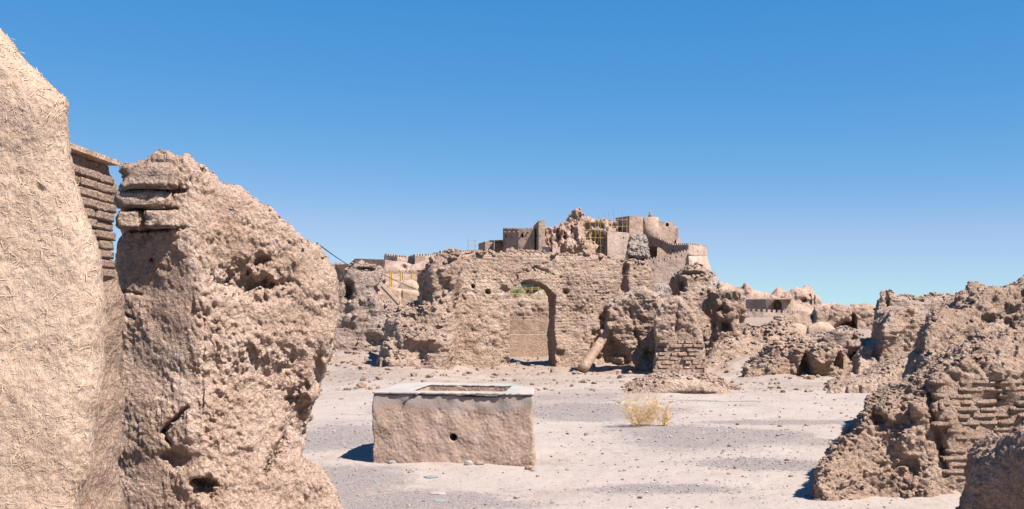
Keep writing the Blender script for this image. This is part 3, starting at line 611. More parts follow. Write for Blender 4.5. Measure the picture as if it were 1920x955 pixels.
# ------------------------------------------------------------------ middle distance ruins
mid, midb = M['mid'], M['midb']
DM = (('turb', .42, .05), ('turb', .16, .030), ('strat', .07, .022), ('wor', .08, .014))
arch = ruin('arch_wall', 26.4, [(846, 720), (850, 640), (848, 560), (851, 505), (858, 484), (872, 476), (890, 472), (905, 475), (925, 472), (950, 475), (975, 470), (990, 473), (1012, 474), (1040, 478), (1062, 477), (1085, 479), (1110, 473), (1132, 478), (1158, 488), (1176, 484), (1200, 489), (1220, 497), (1226, 530), (1224, 600), (1232, 720)],
    .95, mid, px0=950, yaw=16, batter=.035, rnd=.14, noise_=((1.2, .035), (.3, .015), (.15, .012)), opening=[(957, 720), (957, 549), (962, 539), (975, 531), (992, 527), (1008, 529), (1024, 537), (1034, 546), (1041, 556), (1041, 720)],
    dents=[(914, 548, 4, 4, .25), (887, 537, 3, 3, .2), (945, 545, 10, 8, .10), (1150, 660, 36, 55, .75), (1172, 530, 7, 40, .14), (1070, 600, 30, 60, .06), (905, 600, 30, 70, -.06), (1000, 505, 40, 14, .04), (1062, 548, 6, 5, .14), (1048, 665, 8, 8, .12), (950, 680, 12, 10, .12)],
    grooves=[(975, 512, 1005, 502, 2, .08), (1005, 502, 1040, 516, 1.8, .07), (960, 540, 972, 515, 1.8, .06), (1178, 500, 1150, 600, 5, .14), (1140, 600, 1108, 680, 8, .2)],
    disp=(('turb', (.3, .3, .5), .016), ('turb', (.10, .10, .14), .016), ('strat', .05, .014), ('wor', .06, .009), ('course', (.26, .26, .085), .016), ('pit', .2, .05), ('turb', .5, .03)), calm=.25, turn=-.17, seed=21, res=1.0, label='eroded mud-brick wall with an arched doorway in the middle of the court', cat='wall')
crumbs(arch, 700, .02, .12, mid, 4, .3, zmin=2.2)
u0, zs = arch.fr.uz(957, 549); u1, _ = arch.fr.uz(1041, 549); uc, hw = (u0+u1)/2, (u1-u0)/2
for k in range(15):                                   # the arch ring: bricks on end
    a = math.pi*(.12+.76*k/14); ru, rz = hw+.10, .30; u, z = uc-math.cos(a)*ru, zs+.02+math.sin(a)*(rz+.13)
    v = arch.surf(u, z+.05); v = v if v is not None else 0
    t = math.atan2(math.cos(a)*(rz+.1), math.sin(a)*ru)
    brick(arch.o, arch.fr.wp(u, min(v, .2)+.085, z-.015), arch.fr.ud, arch.fr.vd, .038, .10, .10*random.uniform(.85, 1.1), -t*.8)
# court wall seen through the doorway
court = ruin('court_wall', 33.5, [(900, 720), (905, 565), (930, 561), (960, 563), (985, 560), (1010, 564), (1040, 561), (1080, 566), (1090, 720)], .8, mid, batter=.03, rnd=.12, noise_=((.8, .04), (.3, .02)), disp=DM, seed=23, label='rough court wall seen through the arched doorway', cat='wall')
m = MB(); a = P(930, 602, 33.2); b_ = P(1070, 602, 33.2)
m.prism([(a.x, 32.75), (b_.x, 32.75), (b_.x, 33.4), (a.x, 33.4)], -.2, P(0, 600, 33).z); m.build('plaster_patch', M['vault'], court.o)
m = MB(); m.prism([(a.x, 32.2), (b_.x, 32.2), (b_.x, 32.7), (a.x, 32.7)], -.2, P(0, 628, 32.3).z); m.build('bench', M['pole'], court.o)
scaffold('court_scaffold', 962, 1022, 538, 566, 44, 6, 3, M['yellow'], 'yellow scaffold behind the court wall, framed by the doorway', .010, .8, 1, 8)
palm = empty('palm_tree', P(972, 620, 47)); tag(palm, 'green palm seen through the doorway behind the yellow scaffold', 'palm')
m = MB(); m.tube(P(966, 640, 47), P(968, 552, 47), .16, .13, 8); m.build('trunk', M['wood'], palm)
m_, nt, bs = nodes('palm_leaf'); bs.inputs['Base Color'].default_value = (.06, .10, .025, 1); bs.inputs['Roughness'].default_value = .5; M['palm'] = m_
c0 = P(968, 551, 47)
for k in range(22):
    a = 2*math.pi*k/22+random.uniform(-.1, .1); el = random.uniform(.1, 1.1); L = random.uniform(.7, 1.0); m = MB(); prev = c0
    d = Vector((math.cos(a)*math.cos(el), math.sin(a)*math.cos(el), math.sin(el)))
    for s in range(9):
        q = prev+d*L/9; d = (d+Vector((0, 0, -.13))).normalized(); side = d.cross(Vector((0, 0, 1))).normalized(); ln = .26*math.sin(math.pi*(s+1.2)/10.5)
        for sg in (-1, 1):
            tip = q+side*sg*ln+d*ln*.7; w = d*.018
            m.add([q-w, q+w, tip], [(0, 1, 2)])
        m.tube(prev, q, .012, n=3); prev = q
    m.build('frond', M['palm'], palm)
# side wall stub left of the arch, running towards the viewer
stub = ruin('side_wall_stub', 23.2, [(700, 740), (712, 712), (724, 668), (734, 632), (733, 604), (744, 586), (766, 577), (784, 573), (795, 548), (801, 518), (814, 505), (828, 492), (844, 486), (860, 482), (868, 520), (862, 600), (858, 690), (856, 740)], 3.4, mid, batter=.22, rnd=.22,
    noise_=((.9, .08), (.4, .05), (.18, .022)), dents=[(800, 545, 9, 30, .35), (775, 660, 30, 14, .14), (742, 655, 10, 16, .25), (836, 540, 12, 14, .16), (820, 640, 20, 12, -.15), (785, 625, 26, 16, -.16), (722, 675, 7, 20, .35)], disp=DM, turn=-.05, seed=25, label='crumbling wall stub left of the arched wall, sloping towards the trough', cat='ruin')
crumbs(stub, 1500, .02, .11, mid, 5, .15)
lw = ruin('left_broken_wall', 29.5, [(560, 720), (600, 600), (632, 548), (647, 528), (654, 516), (668, 500), (684, 496), (700, 499), (714, 508), (718, 522), (710, 536), (697, 545), (704, 562), (728, 572), (742, 588), (764, 597), (790, 600), (790, 720)], 1.6, M['midg'], batter=.12, rnd=.16,
    noise_=((.9, .08), (.4, .05), (.18, .02)), dents=[(652, 548, 8, 18, .45), (710, 550, 6, 12, .5), (684, 506, 14, 4, .25), (735, 590, 10, 8, .2), (700, 640, 20, 12, .2), (660, 600, 20, 12, -.12)], disp=DM+(('course', (.26, .26, .09), .03),), seed=26, label='broken mud-brick wall between the big pillar and the wall stub', cat='ruin')
crumbs(lw, 900, .02, .12, mid, 6, .15)
m = MB(); a, b_ = P(712, 534, 27.4), P(758, 583, 26.4); d = (b_-a).normalized(); s = d.cross(Vector((0, 1, 0))).normalized(); m.box((a+b_)/2, d, s, d.cross(s), (b_-a).length/2, .085, .03)
pl = m.build('leaning_plank', M['wood']); tag(pl, 'pale wooden plank leaning across the gap in the broken wall', 'plank')
m = MB(); m.box((a+b_)/2+s*.035-Vector((0, .045, 0)), d, s, d.cross(s), (b_-a).length/2-.1, .02, .018); m.build('batten', M['wood'], pl)
# fallen slab with its prop and the brick stub
slab = ruin('leaning_slab', 24.6, [(1134, 604), (1140, 580), (1156, 562), (1180, 552), (1205, 545), (1226, 556), (1236, 580), (1242, 640), (1248, 712), (1224, 716), (1204, 706), (1190, 676), (1176, 654), (1158, 640), (1142, 624)], 1.0, mid, yaw=4, batter=-.06, rnd=.05, noise_=((.7, .03), (.3, .03), (.13, .018)),
    dents=[(1216, 668, 12, 14, .2), (1190, 610, 14, 14, -.06)], grooves=[(1180, 580, 1200, 650, 2.5, .10)], disp=(('turb', .3, .045), ('turb', .11, .034), ('strat', .05, .022), ('wor', .07, .014), ('course', (.26, .26, .085), .03)), calm=.7, seed=27, label='fallen lump of wall leaning over a dark hollow beside the doorway', cat='ruin')
m = MB(); a, b_ = P(1090, 696, 24.4), P(1148, 610, 24.9); d = (b_-a).normalized()
m.rod([a+(b_-a)*(i/8)+Vector((.012*math.sin(i*2.1), 0, .01*math.cos(i*1.7))) for i in range(9)], [.132, .127, .124, .121, .119, .113, .112, .106, .104], 14)
pole = m.build('prop_pole', M['pole'], smooth=True); tag(pole, 'thick mud-coloured pole propping the leaning lump of wall', 'pole')
m = MB(); p = a+(b_-a)*.50; m.rod([p-d*.09, p-d*.02, p+d*.05, p+d*.10], [.117, .124, .125, .116], 14); m.build('collar', M['pole'], pole, smooth=True)
bs_ = ruin('brick_stub', 23.4, [(1224, 740), (1226, 650), (1224, 600), (1236, 580), (1250, 566), (1264, 558), (1278, 560), (1288, 574), (1298, 584), (1306, 604), (1314, 628), (1317, 660), (1319, 740)], 1.0, mid, batter=.02, rnd=.12, noise_=((.7, .025), (.3, .018)), dents=[(1238, 655, 8, 14, .2), (1300, 560, 10, 20, .2)], grooves=[(1272, 570, 1266, 625, 2, .06)],
    disp=(('turb', .3, .045), ('turb', .11, .034), ('strat', .05, .022), ('wor', .07, .014)), calm=.7, quiet=[(1226, 1320, 632, 715, .12)], seed=28, label='wall stub showing neat courses of mud brick right of the hollow', cat='wall')
brick_field(bs_, 1232, 1317, 638, 706, .265, .070, .045, .026, .95, .07)
r1 = ruin('tall_pier', 27.2, [(1250, 700), (1262, 640), (1268, 590), (1276, 548), (1272, 530), (1278, 514), (1290, 505), (1306, 502), (1324, 505), (1336, 516), (1338, 560), (1337, 700)], 1.1, mid, batter=.05, rnd=.14, noise_=((.7, .06), (.3, .04)), dents=[(1279, 537, 6, 10, .35), (1300, 514, 30, 4, .2), (1318, 590, 14, 60, .08), (1285, 580, 14, 20, -.15)], disp=DM, turn=-.10, seed=29, label='tall eroded pier right of the arch with an overhanging cap', cat='ruin')
crumbs(r1, 200, .02, .1, mid, 7, .2)
r2 = ruin('rough_pier', 25.6, [(1333, 660), (1336, 560), (1338, 546), (1350, 541), (1366, 546), (1380, 552), (1386, 572), (1384, 602), (1380, 622), (1384, 660)], .9, midb, batter=.02, rnd=.1, noise_=((.5, .08), (.22, .05)), dents=[(1340, 590, 4, 40, .3), (1360, 612, 10, 8, .3), (1355, 580, 10, 6, .15)], disp=(('wor', .3, .09), ('wor', .12, .04), ('fbm', .1, .02)), turn=-.10, seed=30, label='dark knobbly pier with deep hollows beside the tall pier', cat='ruin')
# rubble foot in front of the stub and ledges
foot = ruin('mud_shelf', 18.6, [(1120, 770), (1172, 736), (1205, 722), (1250, 718), (1295, 718), (1335, 722), (1358, 730), (1372, 744), (1376, 770)], 3.2, mid, batter=.35, rnd=.12, noise_=((.7, .03), (.3, .025)), disp=(('wor', .16, .03), ('fbm', .08, .012)), dents=[(1300, 742, 60, 6, .12)], seed=31, label='low eroded mud ledge behind the dry bush', cat='ledge')
crumbs(foot, 1200, .012, .07, mid, 8, .3)
led = ruin('mud_ledge', 18.8, [(1535, 770), (1542, 742), (1552, 727), (1590, 722), (1640, 720), (1700, 722), (1704, 770)], 2.0, mid, batter=.12, rnd=.08, noise_=((.6, .03), (.25, .02)), disp=(('wor', .14, .03), ('fbm', .08, .012)), grooves=[(1585, 724, 1587, 748, 2, .1), (1612, 724, 1612, 748, 2, .1)], seed=32, label='low mud ledge left of the right foreground ruin', cat='ledge')
crumbs(led, 400, .01, .06, mid, 9, .3)
bank = ruin('dry_bank', 25.2, [(1306, 740), (1316, 668), (1336, 640), (1362, 630), (1392, 634), (1420, 642), (1446, 652), (1466, 672), (1476, 740)], 3.5, mid, batter=.7, rnd=.25, noise_=((1.1, .05), (.45, .03)), disp=(('turb', .4, .04), ('turb', .15, .025), ('wor', .08, .012)), seed=42, label='dry sloping bank between the knobbly pier and the low rubble wall', cat='bank')
crumbs(bank, 700, .015, .08, mid, 20, .2)
bank2 = ruin('eroded_bank', 19.8, [(1580, 770), (1596, 722), (1632, 698), (1672, 680), (1716, 668), (1750, 672), (1790, 700), (1800, 770)], 2.5, mid, batter=.7, rnd=.2, noise_=((.9, .05), (.4, .03)), disp=(('turb', .35, .035), ('turb', .13, .022), ('wor', .07, .010)), seed=43, label='eroded sloping bank running up to the leaning block of wall', cat='bank')
crumbs(bank2, 700, .012, .06, mid, 21, .2)
lowr = ruin('low_broken_wall', 31, [(1465, 680), (1474, 652), (1500, 640), (1530, 634), (1560, 628), (1590, 622), (1616, 630), (1630, 650), (1640, 680)], 1.2, M['midg'], batter=.1, rnd=.12, noise_=((.8, .05), (.35, .035)), disp=DM+(('course', (.3, .3, .1), .035),), dents=[(1540, 648, 10, 10, .3), (1600, 645, 6, 14, .3)], seed=44, label='low broken wall in front of the plastered vault', cat='ruin')
crumbs(lowr, 500, .02, .10, M['midg'], 22, .2)
# right middle ruins
ra = ruin('low_rubble_wall', 22.4, [(1385, 740), (1400, 694), (1426, 684), (1440, 674), (1462, 664), (1476, 650), (1490, 641), (1512, 641), (1530, 645), (1548, 644), (1570, 652), (1588, 662), (1594, 690), (1598, 740)], 1.6, midb, batter=.12, rnd=.16, noise_=((.7, .08), (.3, .05)), dents=[(1512, 690, 7, 28, .5), (1530, 672, 14, 16, -.25), (1575, 680, 8, 20, .4), (1455, 692, 18, 14, -.15)],
    disp=DM+(('course', (.26, .26, .09), .03),), turn=-.10, seed=33, label='low rubble wall with a dark cleft, right of the dry slope', cat='ruin')
crumbs(ra, 900, .02, .12, mid, 10, .15)
rb = ruin('leaning_block', 24.0, [(1606, 720), (1616, 676), (1632, 652), (1650, 640), (1654, 606), (1668, 586), (1690, 574), (1708, 580), (1720, 604), (1724, 645), (1712, 664), (1690, 672), (1670, 690), (1665, 720)], 1.5, mid, yaw=18, batter=.0, rnd=.15, noise_=((.7, .07), (.3, .04)), dents=[(1632, 668, 18, 12, .4), (1648, 650, 6, 30, .3)], disp=DM, turn=-.2, seed=34, label='leaning block of wall with a shadowed foot, before the long right wall', cat='ruin')
rc = ruin('long_right_wall', 29, [(1560, 720), (1600, 650), (1634, 632), (1638, 596), (1643, 570), (1656, 552), (1666, 547), (1682, 553), (1700, 552), (1722, 558), (1748, 549), (1772, 552), (1792, 554), (1812, 550), (1826, 556), (1830, 600), (1860, 720)], 1.2, M['midg'], px0=1730, yaw=14, batter=.05, rnd=.14, noise_=((.9, .06), (.4, .045), (.18, .02)), dents=[(1640, 588, 5, 16, .3), (1662, 600, 5, 50, .2), (1752, 622, 28, 26, .12)], disp=DM+(('course', (.3, .3, .1), .035),), quiet=[(1716, 1780, 594, 645, .3)], seed=35, label='long eroded wall with traces of brick courses on the right skyline', cat='wall')
brick_field(rc, 1722, 1776, 598, 642, .30, .085, .05, .02, .85, .08)
crumbs(rc, 500, .02, .12, mid, 11, .2)
rs_ = ruin('shadow_bank', 25, [(1575, 720), (1584, 672), (1592, 646), (1612, 640), (1640, 642), (1650, 660), (1640, 720)], 1.4, mid, yaw=-25, batter=.0, rnd=.12, noise_=((.6, .06), (.3, .035)), dents=[(1612, 668, 20, 14, .5)], disp=DM, seed=36, label='shadowed bank with a hollow between the low rubble wall and the leaning block', cat='ruin')
dome = ruin('plaster_vault', 38, [(1455, 680), (1466, 640), (1470, 622), (1478, 613), (1492, 608), (1503, 609), (1512, 613), (1522, 609), (1536, 605), (1552, 609), (1566, 620), (1574, 640), (1590, 680)], 2.2, M['vault'], batter=.15, rnd=.30, noise_=((1.2, .05), (.5, .02)), dents=[(1512, 622, 3, 16, .15), (1484, 634, 2, 12, .15)], disp=(('fbm', .3, .012), ('fbm', .06, .005)), seed=37, label='smooth plastered twin vault among the right ruins', cat='vault')
rd = ruin('far_rubble_wall', 48, [(1500, 660), (1508, 606), (1519, 592), (1528, 580), (1545, 581), (1572, 584), (1592, 586), (1600, 578), (1622, 577), (1640, 582), (1652, 600), (1660, 660)], 2.5, mid, batter=.2, rnd=.25, noise_=((1.4, .09), (.6, .06)), dents=[(1523, 592, 4, 10, .8), (1585, 612, 12, 9, 1.0), (1600, 604, 4, 14, .9), (1570, 622, 10, 6, .6)], disp=(('wor', .5, .13), ('wor', .2, .05), ('fbm', .15, .03)), seed=38, label='far rubble wall with two black hollows below the skyline', cat='ruin')
re_ = ruin('rubble_heap', 33, [(1360, 700), (1378, 640), (1390, 618), (1404, 620), (1425, 622), (1444, 616), (1460, 608), (1474, 612), (1486, 624), (1500, 645), (1520, 700)], 3, mid, batter=.5, rnd=.3, noise_=((1.1, .06), (.45, .05)), disp=(('wor', .4, .10), ('wor', .16, .045), ('fbm', .12, .025)), dents=[(1394, 632, 4, 16, .4), (1432, 618, 5, 10, .4)], seed=39, label='heap of rubble below the right crenellated wall', cat='rubble')
crumbs(re_, 900, .03, .16, mid, 12, .1)
rf = ruin('knobbly_rubble', 44, [(1455, 640), (1462, 598), (1470, 592), (1480, 596), (1490, 590), (1500, 596), (1512, 592), (1520, 604), (1524, 640)], 1.2, midb, batter=.1, rnd=.2, noise_=((.7, .06), (.35, .05)), disp=(('wor', .45, .10), ('wor', .2, .06)), seed=40, label='dark knobbly rubble above the plastered vault', cat='rubble')
st_ = ruin('brown_boulder', 28, [(1438, 648), (1440, 636), (1446, 632), (1458, 633), (1461, 641), (1458, 650)], .35, M['brick'], h=.02, batter=.05, rnd=.08, noise_=((.2, .02),), disp=(('fbm', .1, .01),), seed=41, label='single reddish brown boulder on the pale slope', cat='boulder', zcut=-.5)

def block_mesh(seed, ru=.06, cuts=5, mat='pillar', bev=.17):
    bm = bmesh.new(); bmesh.ops.create_cube(bm, size=2); bmesh.ops.bevel(bm, geom=bm.edges[:], offset=bev, segments=2, affect='EDGES')
    bmesh.ops.subdivide_edges(bm, edges=bm.edges[:], cuts=cuts, use_grid_fill=True); bmesh.ops.triangulate(bm, faces=bm.faces[:])
    v = np.array([x.co[:] for x in bm.verts]); d = fbm(v*1.5+seed*9, seed, 3, .6)*ru*1.6+.09*np.abs(fbm(v*5+seed, seed+3, 3))
    for x, dd in zip(bm.verts, d): x.co *= 1+dd
    me = bpy.data.meshes.new('brick'); bm.to_mesh(me); bm.free()
    for p in me.polygons: p.use_smooth = True
    me.materials.append(M[mat]); return me
EB = [block_mesh(60+q, .06, 1, 'near', .14) for q in range(8)]
# ------------------------------------------------------------------ right foreground ruin
big = ruin('right_foreground_ruin', 8.6, [(1515, 1000), (1530, 884), (1548, 858), (1580, 822), (1602, 796), (1612, 764), (1650, 744), (1690, 734), (1722, 712), (1756, 694), (1800, 676), (1850, 664), (1910, 650), (2090, 640), (2200, 650), (2260, 1000)], 2.4, M['near'], h=.0125, px0=1800, yaw=8, batter=.10, rnd=.10,
    noise_=((.5, .035), (.22, .028), (.1, .012)), front=lambda U, Z, fr: .45*sstep(fr.uz(1775, 700)[0], fr.uz(1600, 700)[0], U)*np.clip(Z-.1, 0, 1)+.55*np.clip(Z-1.05, 0, 1),
    dents=[(1660, 775, 22, 18, -.10), (1640, 790, 12, 12, .10), (1745, 745, 10, 10, .10), (1720, 770, 14, 10, -.08), (1690, 830, 30, 20, -.08), (1705, 880, 20, 14, .08), (1760, 840, 20, 40, .07)], grooves=[(1742, 760, 1775, 890, 5, .08)],
    disp=(('turb', .22, .045), ('turb', .075, .028), ('wor', .035, .010), ('turb', .025, .007), ('pit', .1, .02)), calm=.6, quiet=[(1750, 2060, 705, 905, .15)], seed=51, label='large crumbling mud-brick ruin in the right foreground', cat='ruin')
print('big', len(big.V))
upper = ruin('upper_mass', 11.2, [(1700, 800), (1716, 728), (1736, 702), (1758, 676), (1764, 640), (1774, 606), (1784, 592), (1796, 586), (1812, 572), (1832, 562), (1846, 550), (1864, 540), (1878, 537), (1890, 546), (1920, 543), (1960, 530), (2040, 520), (2150, 540), (2220, 600), (2240, 800)], 2.2, M['near'], h=.0165, px0=1850, yaw=10, batter=.25, rnd=.12, noise_=((.6, .06), (.25, .04), (.11, .016)),
    turn=-.13, dents=[(1890, 620, 20, 20, .12), (1840, 660, 16, 18, -.12), (1880, 660, 14, 16, -.12), (1860, 600, 20, 12, .1)], disp=(('turb', .28, .06), ('turb', .09, .035), ('wor', .045, .013), ('turb', .03, .008)), seed=52, parent=big.o)
crumbs(upper, 900, .008, .05, M['near'], 13, .2)
crumbs(big, 3000, .006, .045, M['near'], 14, .1); crumbs(big, 1300, .010, .042, M['near'], 19, .0, 'fallen_clods', mask=lambda V: (V[:, 0] < (1750-CX)/F*8.6)*(V[:, 2] < .9)*1.)
def inb(u, z, fr):
    e = fr.uz(1752, 700)[0]+max(0, (.72-z))*.32; return u > e
brick_field(big, 1745, 2160, 708, 905, .215, .047, .004, .011, .88, .05, .005, inb, EB)
# shaded lump at the lower right corner
lump = ruin('shaded_lump', 5.4, [(1770, 1300), (1790, 1000), (1806, 945), (1818, 908), (1836, 882), (1862, 858), (1890, 846), (1930, 838), (2040, 830), (2080, 1300)], 1.0, M['near'], h=.0085, yaw=-58, px0=1900, batter=-.02, rnd=.10, noise_=((.3, .03), (.13, .018)), disp=(('turb', .15, .03), ('turb', .05, .018), ('wor', .03, .007)), seed=53, label='shaded lump of mud wall in the lower right corner', cat='ruin')
crumbs(lump, 300, .004, .02, M['near'], 15, .2)

# ------------------------------------------------------------------ left foreground
def pf(U, Z, fr):
    uc = fr.uz(372, 600)[0]; t = U-uc-.03*np.sin(Z*5.3)-.02*np.sin(Z*11+1); k = .5*(.26*t+.98*np.sqrt(t*t+.003))-.02
    top = .5*np.clip(Z-fr.uz(400, 440)[1], 0, 9)*sstep(fr.uz(330, 400)[0], fr.uz(420, 400)[0], U)
    low = -.2*np.clip(.62-Z, 0, .62)*sstep(uc-.1, uc+.5, U)
    return k+top+low
def widen(p):                                         # the right face runs back, so it is drawn larger in its plane
    k = 1+.62*max(0, p[0]-372)/F*.93; return (380+(p[0]-380)*k, 575+(p[1]-575)*k)+tuple(p[2:])
pil = ruin('eroded_pillar', 6.3, [widen(p_) for p_ in [(140, 1200), (160, 960), (176, 830), (190, 700), (204, 520), (214, 455), (224, 430), (222, 395), (227, 350), (234, 311), (246, 300), (266, 292), (282, 281), (300, 276), (322, 282), (334, 290), (344, 279), (356, 283), (366, 297), (383, 304), (396, 316), (406, 336), (424, 346), (450, 354), (468, 363), (486, 382), (512, 396), (536, 413), (548, 419), (560, 436), (586, 454), (606, 456), (613, 476), (622, 492), (634, 508), (640, 545), (640, 580), (634, 622), (629, 660), (618, 700), (606, 734), (592, 764), (580, 800), (573, 850), (573, 880), (602, 902), (632, 932), (650, 965), (700, 1200)]],
    1.35, M['pillar'], h=.0095, px0=380, batter=.03, rnd=.07, front=pf, quiet=[(150, 362, 436, 1100, .5)], noise_=((.45, .014), (.2, .011), (.09, .006)),
    dents=[widen(p_) for p_ in [(475, 535, 58, 24, .17), (455, 505, 26, 22, .08), (490, 490, 16, 13, .14), (425, 520, 14, 14, .06), (285, 345, 7, 9, .10), (378, 312, 4, 5, .07), (282, 485, 4, 4, .06), (385, 912, 22, 14, .16), (372, 905, 9, 10, .10), (420, 800, 60, 50, -.05), (560, 790, 26, 60, .14), (600, 700, 12, 40, .10), (470, 700, 60, 50, .05), (330, 860, 20, 16, .07), (520, 640, 70, 40, -.05), (400, 670, 14, 60, .05)]],
    grooves=[(228, 353, 345, 354, 2.2, .07), (222, 391, 332, 390, 2.2, .07), (225, 429, 345, 427, 2.4, .08), (279, 398, 278, 428, 1.8, .05), (352, 765, 305, 812, 3.5, .10), (305, 812, 318, 835, 3, .07), (545, 830, 500, 900, 4, .10), (225, 545, 262, 552, 2, .04), (230, 590, 250, 598, 2, .03), (382, 600, 380, 770, 1.5, .03)],
    disp=(('turb', .2, .027), ('turb', (.05, .05, .08), .016), ('turb', (.022, .022, .09), .006), ('wor', .028, .005), ('turb', (.016, .016, .03), .006), ('pit', .07, .016)), seed=54, calm=.4, label='big eroded mud-brick pillar in the left foreground', cat='ruin')
print('pil', len(pil.V))
crumbs(pil, 1600, .003, .022, M['pillar'], 16, .3)
M['stone'] = plain('grey_stone', (.30, .29, .28), .8, 0, .3, 8)
for (px, py, s) in ((435, 385, .014), (583, 457, .018), (602, 518, .016), (383, 303, .012), (447, 395, .010), (485, 614, .013), (247, 652, .011)):
    u, z = pil.fr.uz(px, py); v = pil.surf(u, z)
    if v is None: continue
    o = link('stone', mesh_np('stone', LUMPS[random.randrange(8)][0]*s, LUMPS[0][1], True), M['stone'], pil.o, pil.fr.wp(u, v-.002, z))
# the four big blocks at its head
for i, (x0, y0, x1, y1) in enumerate([(236, 306, 338, 351), (224, 357, 330, 388), (227, 395, 277, 427), (281, 395, 346, 426)]):
    a, b_ = pil.fr.uz(x0, y1), pil.fr.uz(x1, y0); v = -0.03+.22*max(0, pil.fr.uz(372, 600)[0]-(a[0]+b_[0])/2)
    brick(pil.o, pil.fr.wp((a[0]+b_[0])/2, v+(.085, .11, .105, .11)[i], (a[1]+b_[1])/2), (pil.fr.ud-pil.fr.vd*.2).normalized(), pil.fr.vd, (b_[0]-a[0])/2*.97, .12, (b_[1]-a[1])/2*1.06, 0, 'brick', block_mesh(i+2, .08))

# wall with deep-jointed courses, running away beside the pillar
XW = -2.335
def coursed():
    # face on the plane x = XW looking towards +x; built in a frame turned by 90 degrees
    y0, y1, zt = 3.6, 5.98, 2.43; h = .011
    Y = np.arange(y0-.1, y1+.1, h); Zs = np.arange(-.2, zt+.08, h); X = np.arange(-.5, .12, h)
    XX, YY, ZZ = np.meshgrid(X, Y, Zs, indexing='ij'); n1 = gnoise(XX.shape, h, .3, 5)*.012; n2 = gnoise(XX.shape, h, (.1, .1, .06), 6)*.008
    face = -.035*sstep(1.75, 1.95, ZZ)+.02*sstep(1.72, 1.6, ZZ)
    d = smax(smax(XX-face, -.42-XX, .03), smax(np.abs(YY-(y0+y1)/2)-(y1-y0)/2+.03*sstep(1.5, 2.4, ZZ)*0, ZZ-zt, .02), .03)+n1+n2
    for ax in range(3):
        sl = [slice(None)]*3; sl[ax] = 0; d[tuple(sl)] = 1; sl[ax] = -1; d[tuple(sl)] = 1
    V, Q = surface_nets(d.astype(np.float32)); V = V*h+np.array([XW-.5, y0-.1, -.2]); Nn = vnormals(V, Q)
    f1, f2 = worley(V/.06, 3); V = V+Nn*(.010*(f2-f1)+.006*fbm(V/.04, 4))[:, None]
    o = obj_np('coursed_wall', V, Q, M['near']); tag(o, 'wall of deep-jointed mud-brick courses between straw plaster and pillar', 'wall')
    zc = zt-.10; CB = [block_mesh(30+q, .035, 3, 'near', .11) for q in range(7)]
    for q in CB: q.materials.clear(); q.materials.append(M['near'])
    for row in range(11):
        y = y1-.045-random.uniform(0, .03)
        while y > 4.0:
            L = .24*random.uniform(.9, 1.1)
            c = Vector((XW-.034+random.uniform(-.008, .006), y-L/2, zc-row*.054))
            brick(o, c, Vector((0, -1, 0)), Vector((-1, 0, 0)), L/2-.002, .05, .0245*random.uniform(.94, 1.04), random.uniform(-.015, .015), 'brick', random.choice(CB)); y -= L+.007
    m = MB(); m.box((XW-.19, (y0+y1)/2-.02, zt+.012), (1, 0, 0), (0, 1, 0), (0, 0, 1), .22, (y1-y0)/2, .014); m.build('coping', M['plast'], o)
coursed()
# straw-and-mud plastered wall at the left edge
def strawmat():
    m, nt, b = nodes('straw_mud_plaster'); pos = N(nt, 'ShaderNodeNewGeometry').outputs['Position']
    mp = N(nt, 'ShaderNodeMapping'); mp.inputs['Rotation'].default_value = (.4, .3, .2); mp.inputs['Scale'].default_value = (1, 1, .28); nt.links.new(pos, mp.inputs[0])
    fib = noise(nt, mp.outputs[0], 150, 3, .6, 1.2); g = noise(nt, pos, 60, 5, .65); a = noise(nt, pos, 5, 4, .6)
    c = ramp(nt, a, [(.3, (.54, .405, .30)), (.7, (.61, .475, .365))]); k = ramp(nt, fib, [(.3, (.8, .78, .75)), (.5, (1, 1, 1)), (.72, (1.18, 1.15, 1.05))]); c = mix(nt, 1, c, k, 'MULTIPLY')
    setc(nt, c, b, .61); b.inputs['Roughness'].default_value = .9; b.inputs['Specular IOR Level'].default_value = .2
    bump(nt, b, [(g, .6, .012), (fib, .7, .006)]); return m
M['strawmud'] = strawmat()
sw = ruin('straw_plaster_wall', 2.45, [(-620, 1700), (-620, -200), (-330, -150), (-120, -60), (-40, 20), (0, 62), (30, 105), (62, 140), (96, 172), (114, 188), (119, 225), (121, 262), (135, 310), (160, 370), (182, 425), (196, 480), (200, 560), (196, 640), (190, 720), (182, 800), (170, 880), (160, 955), (150, 1100), (150, 1700)], .9, M['strawmud'], h=.0055, px0=60, yaw=20, batter=.0, rnd=.10, zcut=.0,
    noise_=((.25, .006), (.08, .0035)), disp=(('fbm', .06, .004), ('turb', .03, .003), ('fbm', (.012, .012, .03), .002), ('wor', .02, .002), ('pit', .035, .004)), seed=56, label='straw-flecked mud plaster wall at the left edge', cat='wall')
print('sw', len(sw.V))
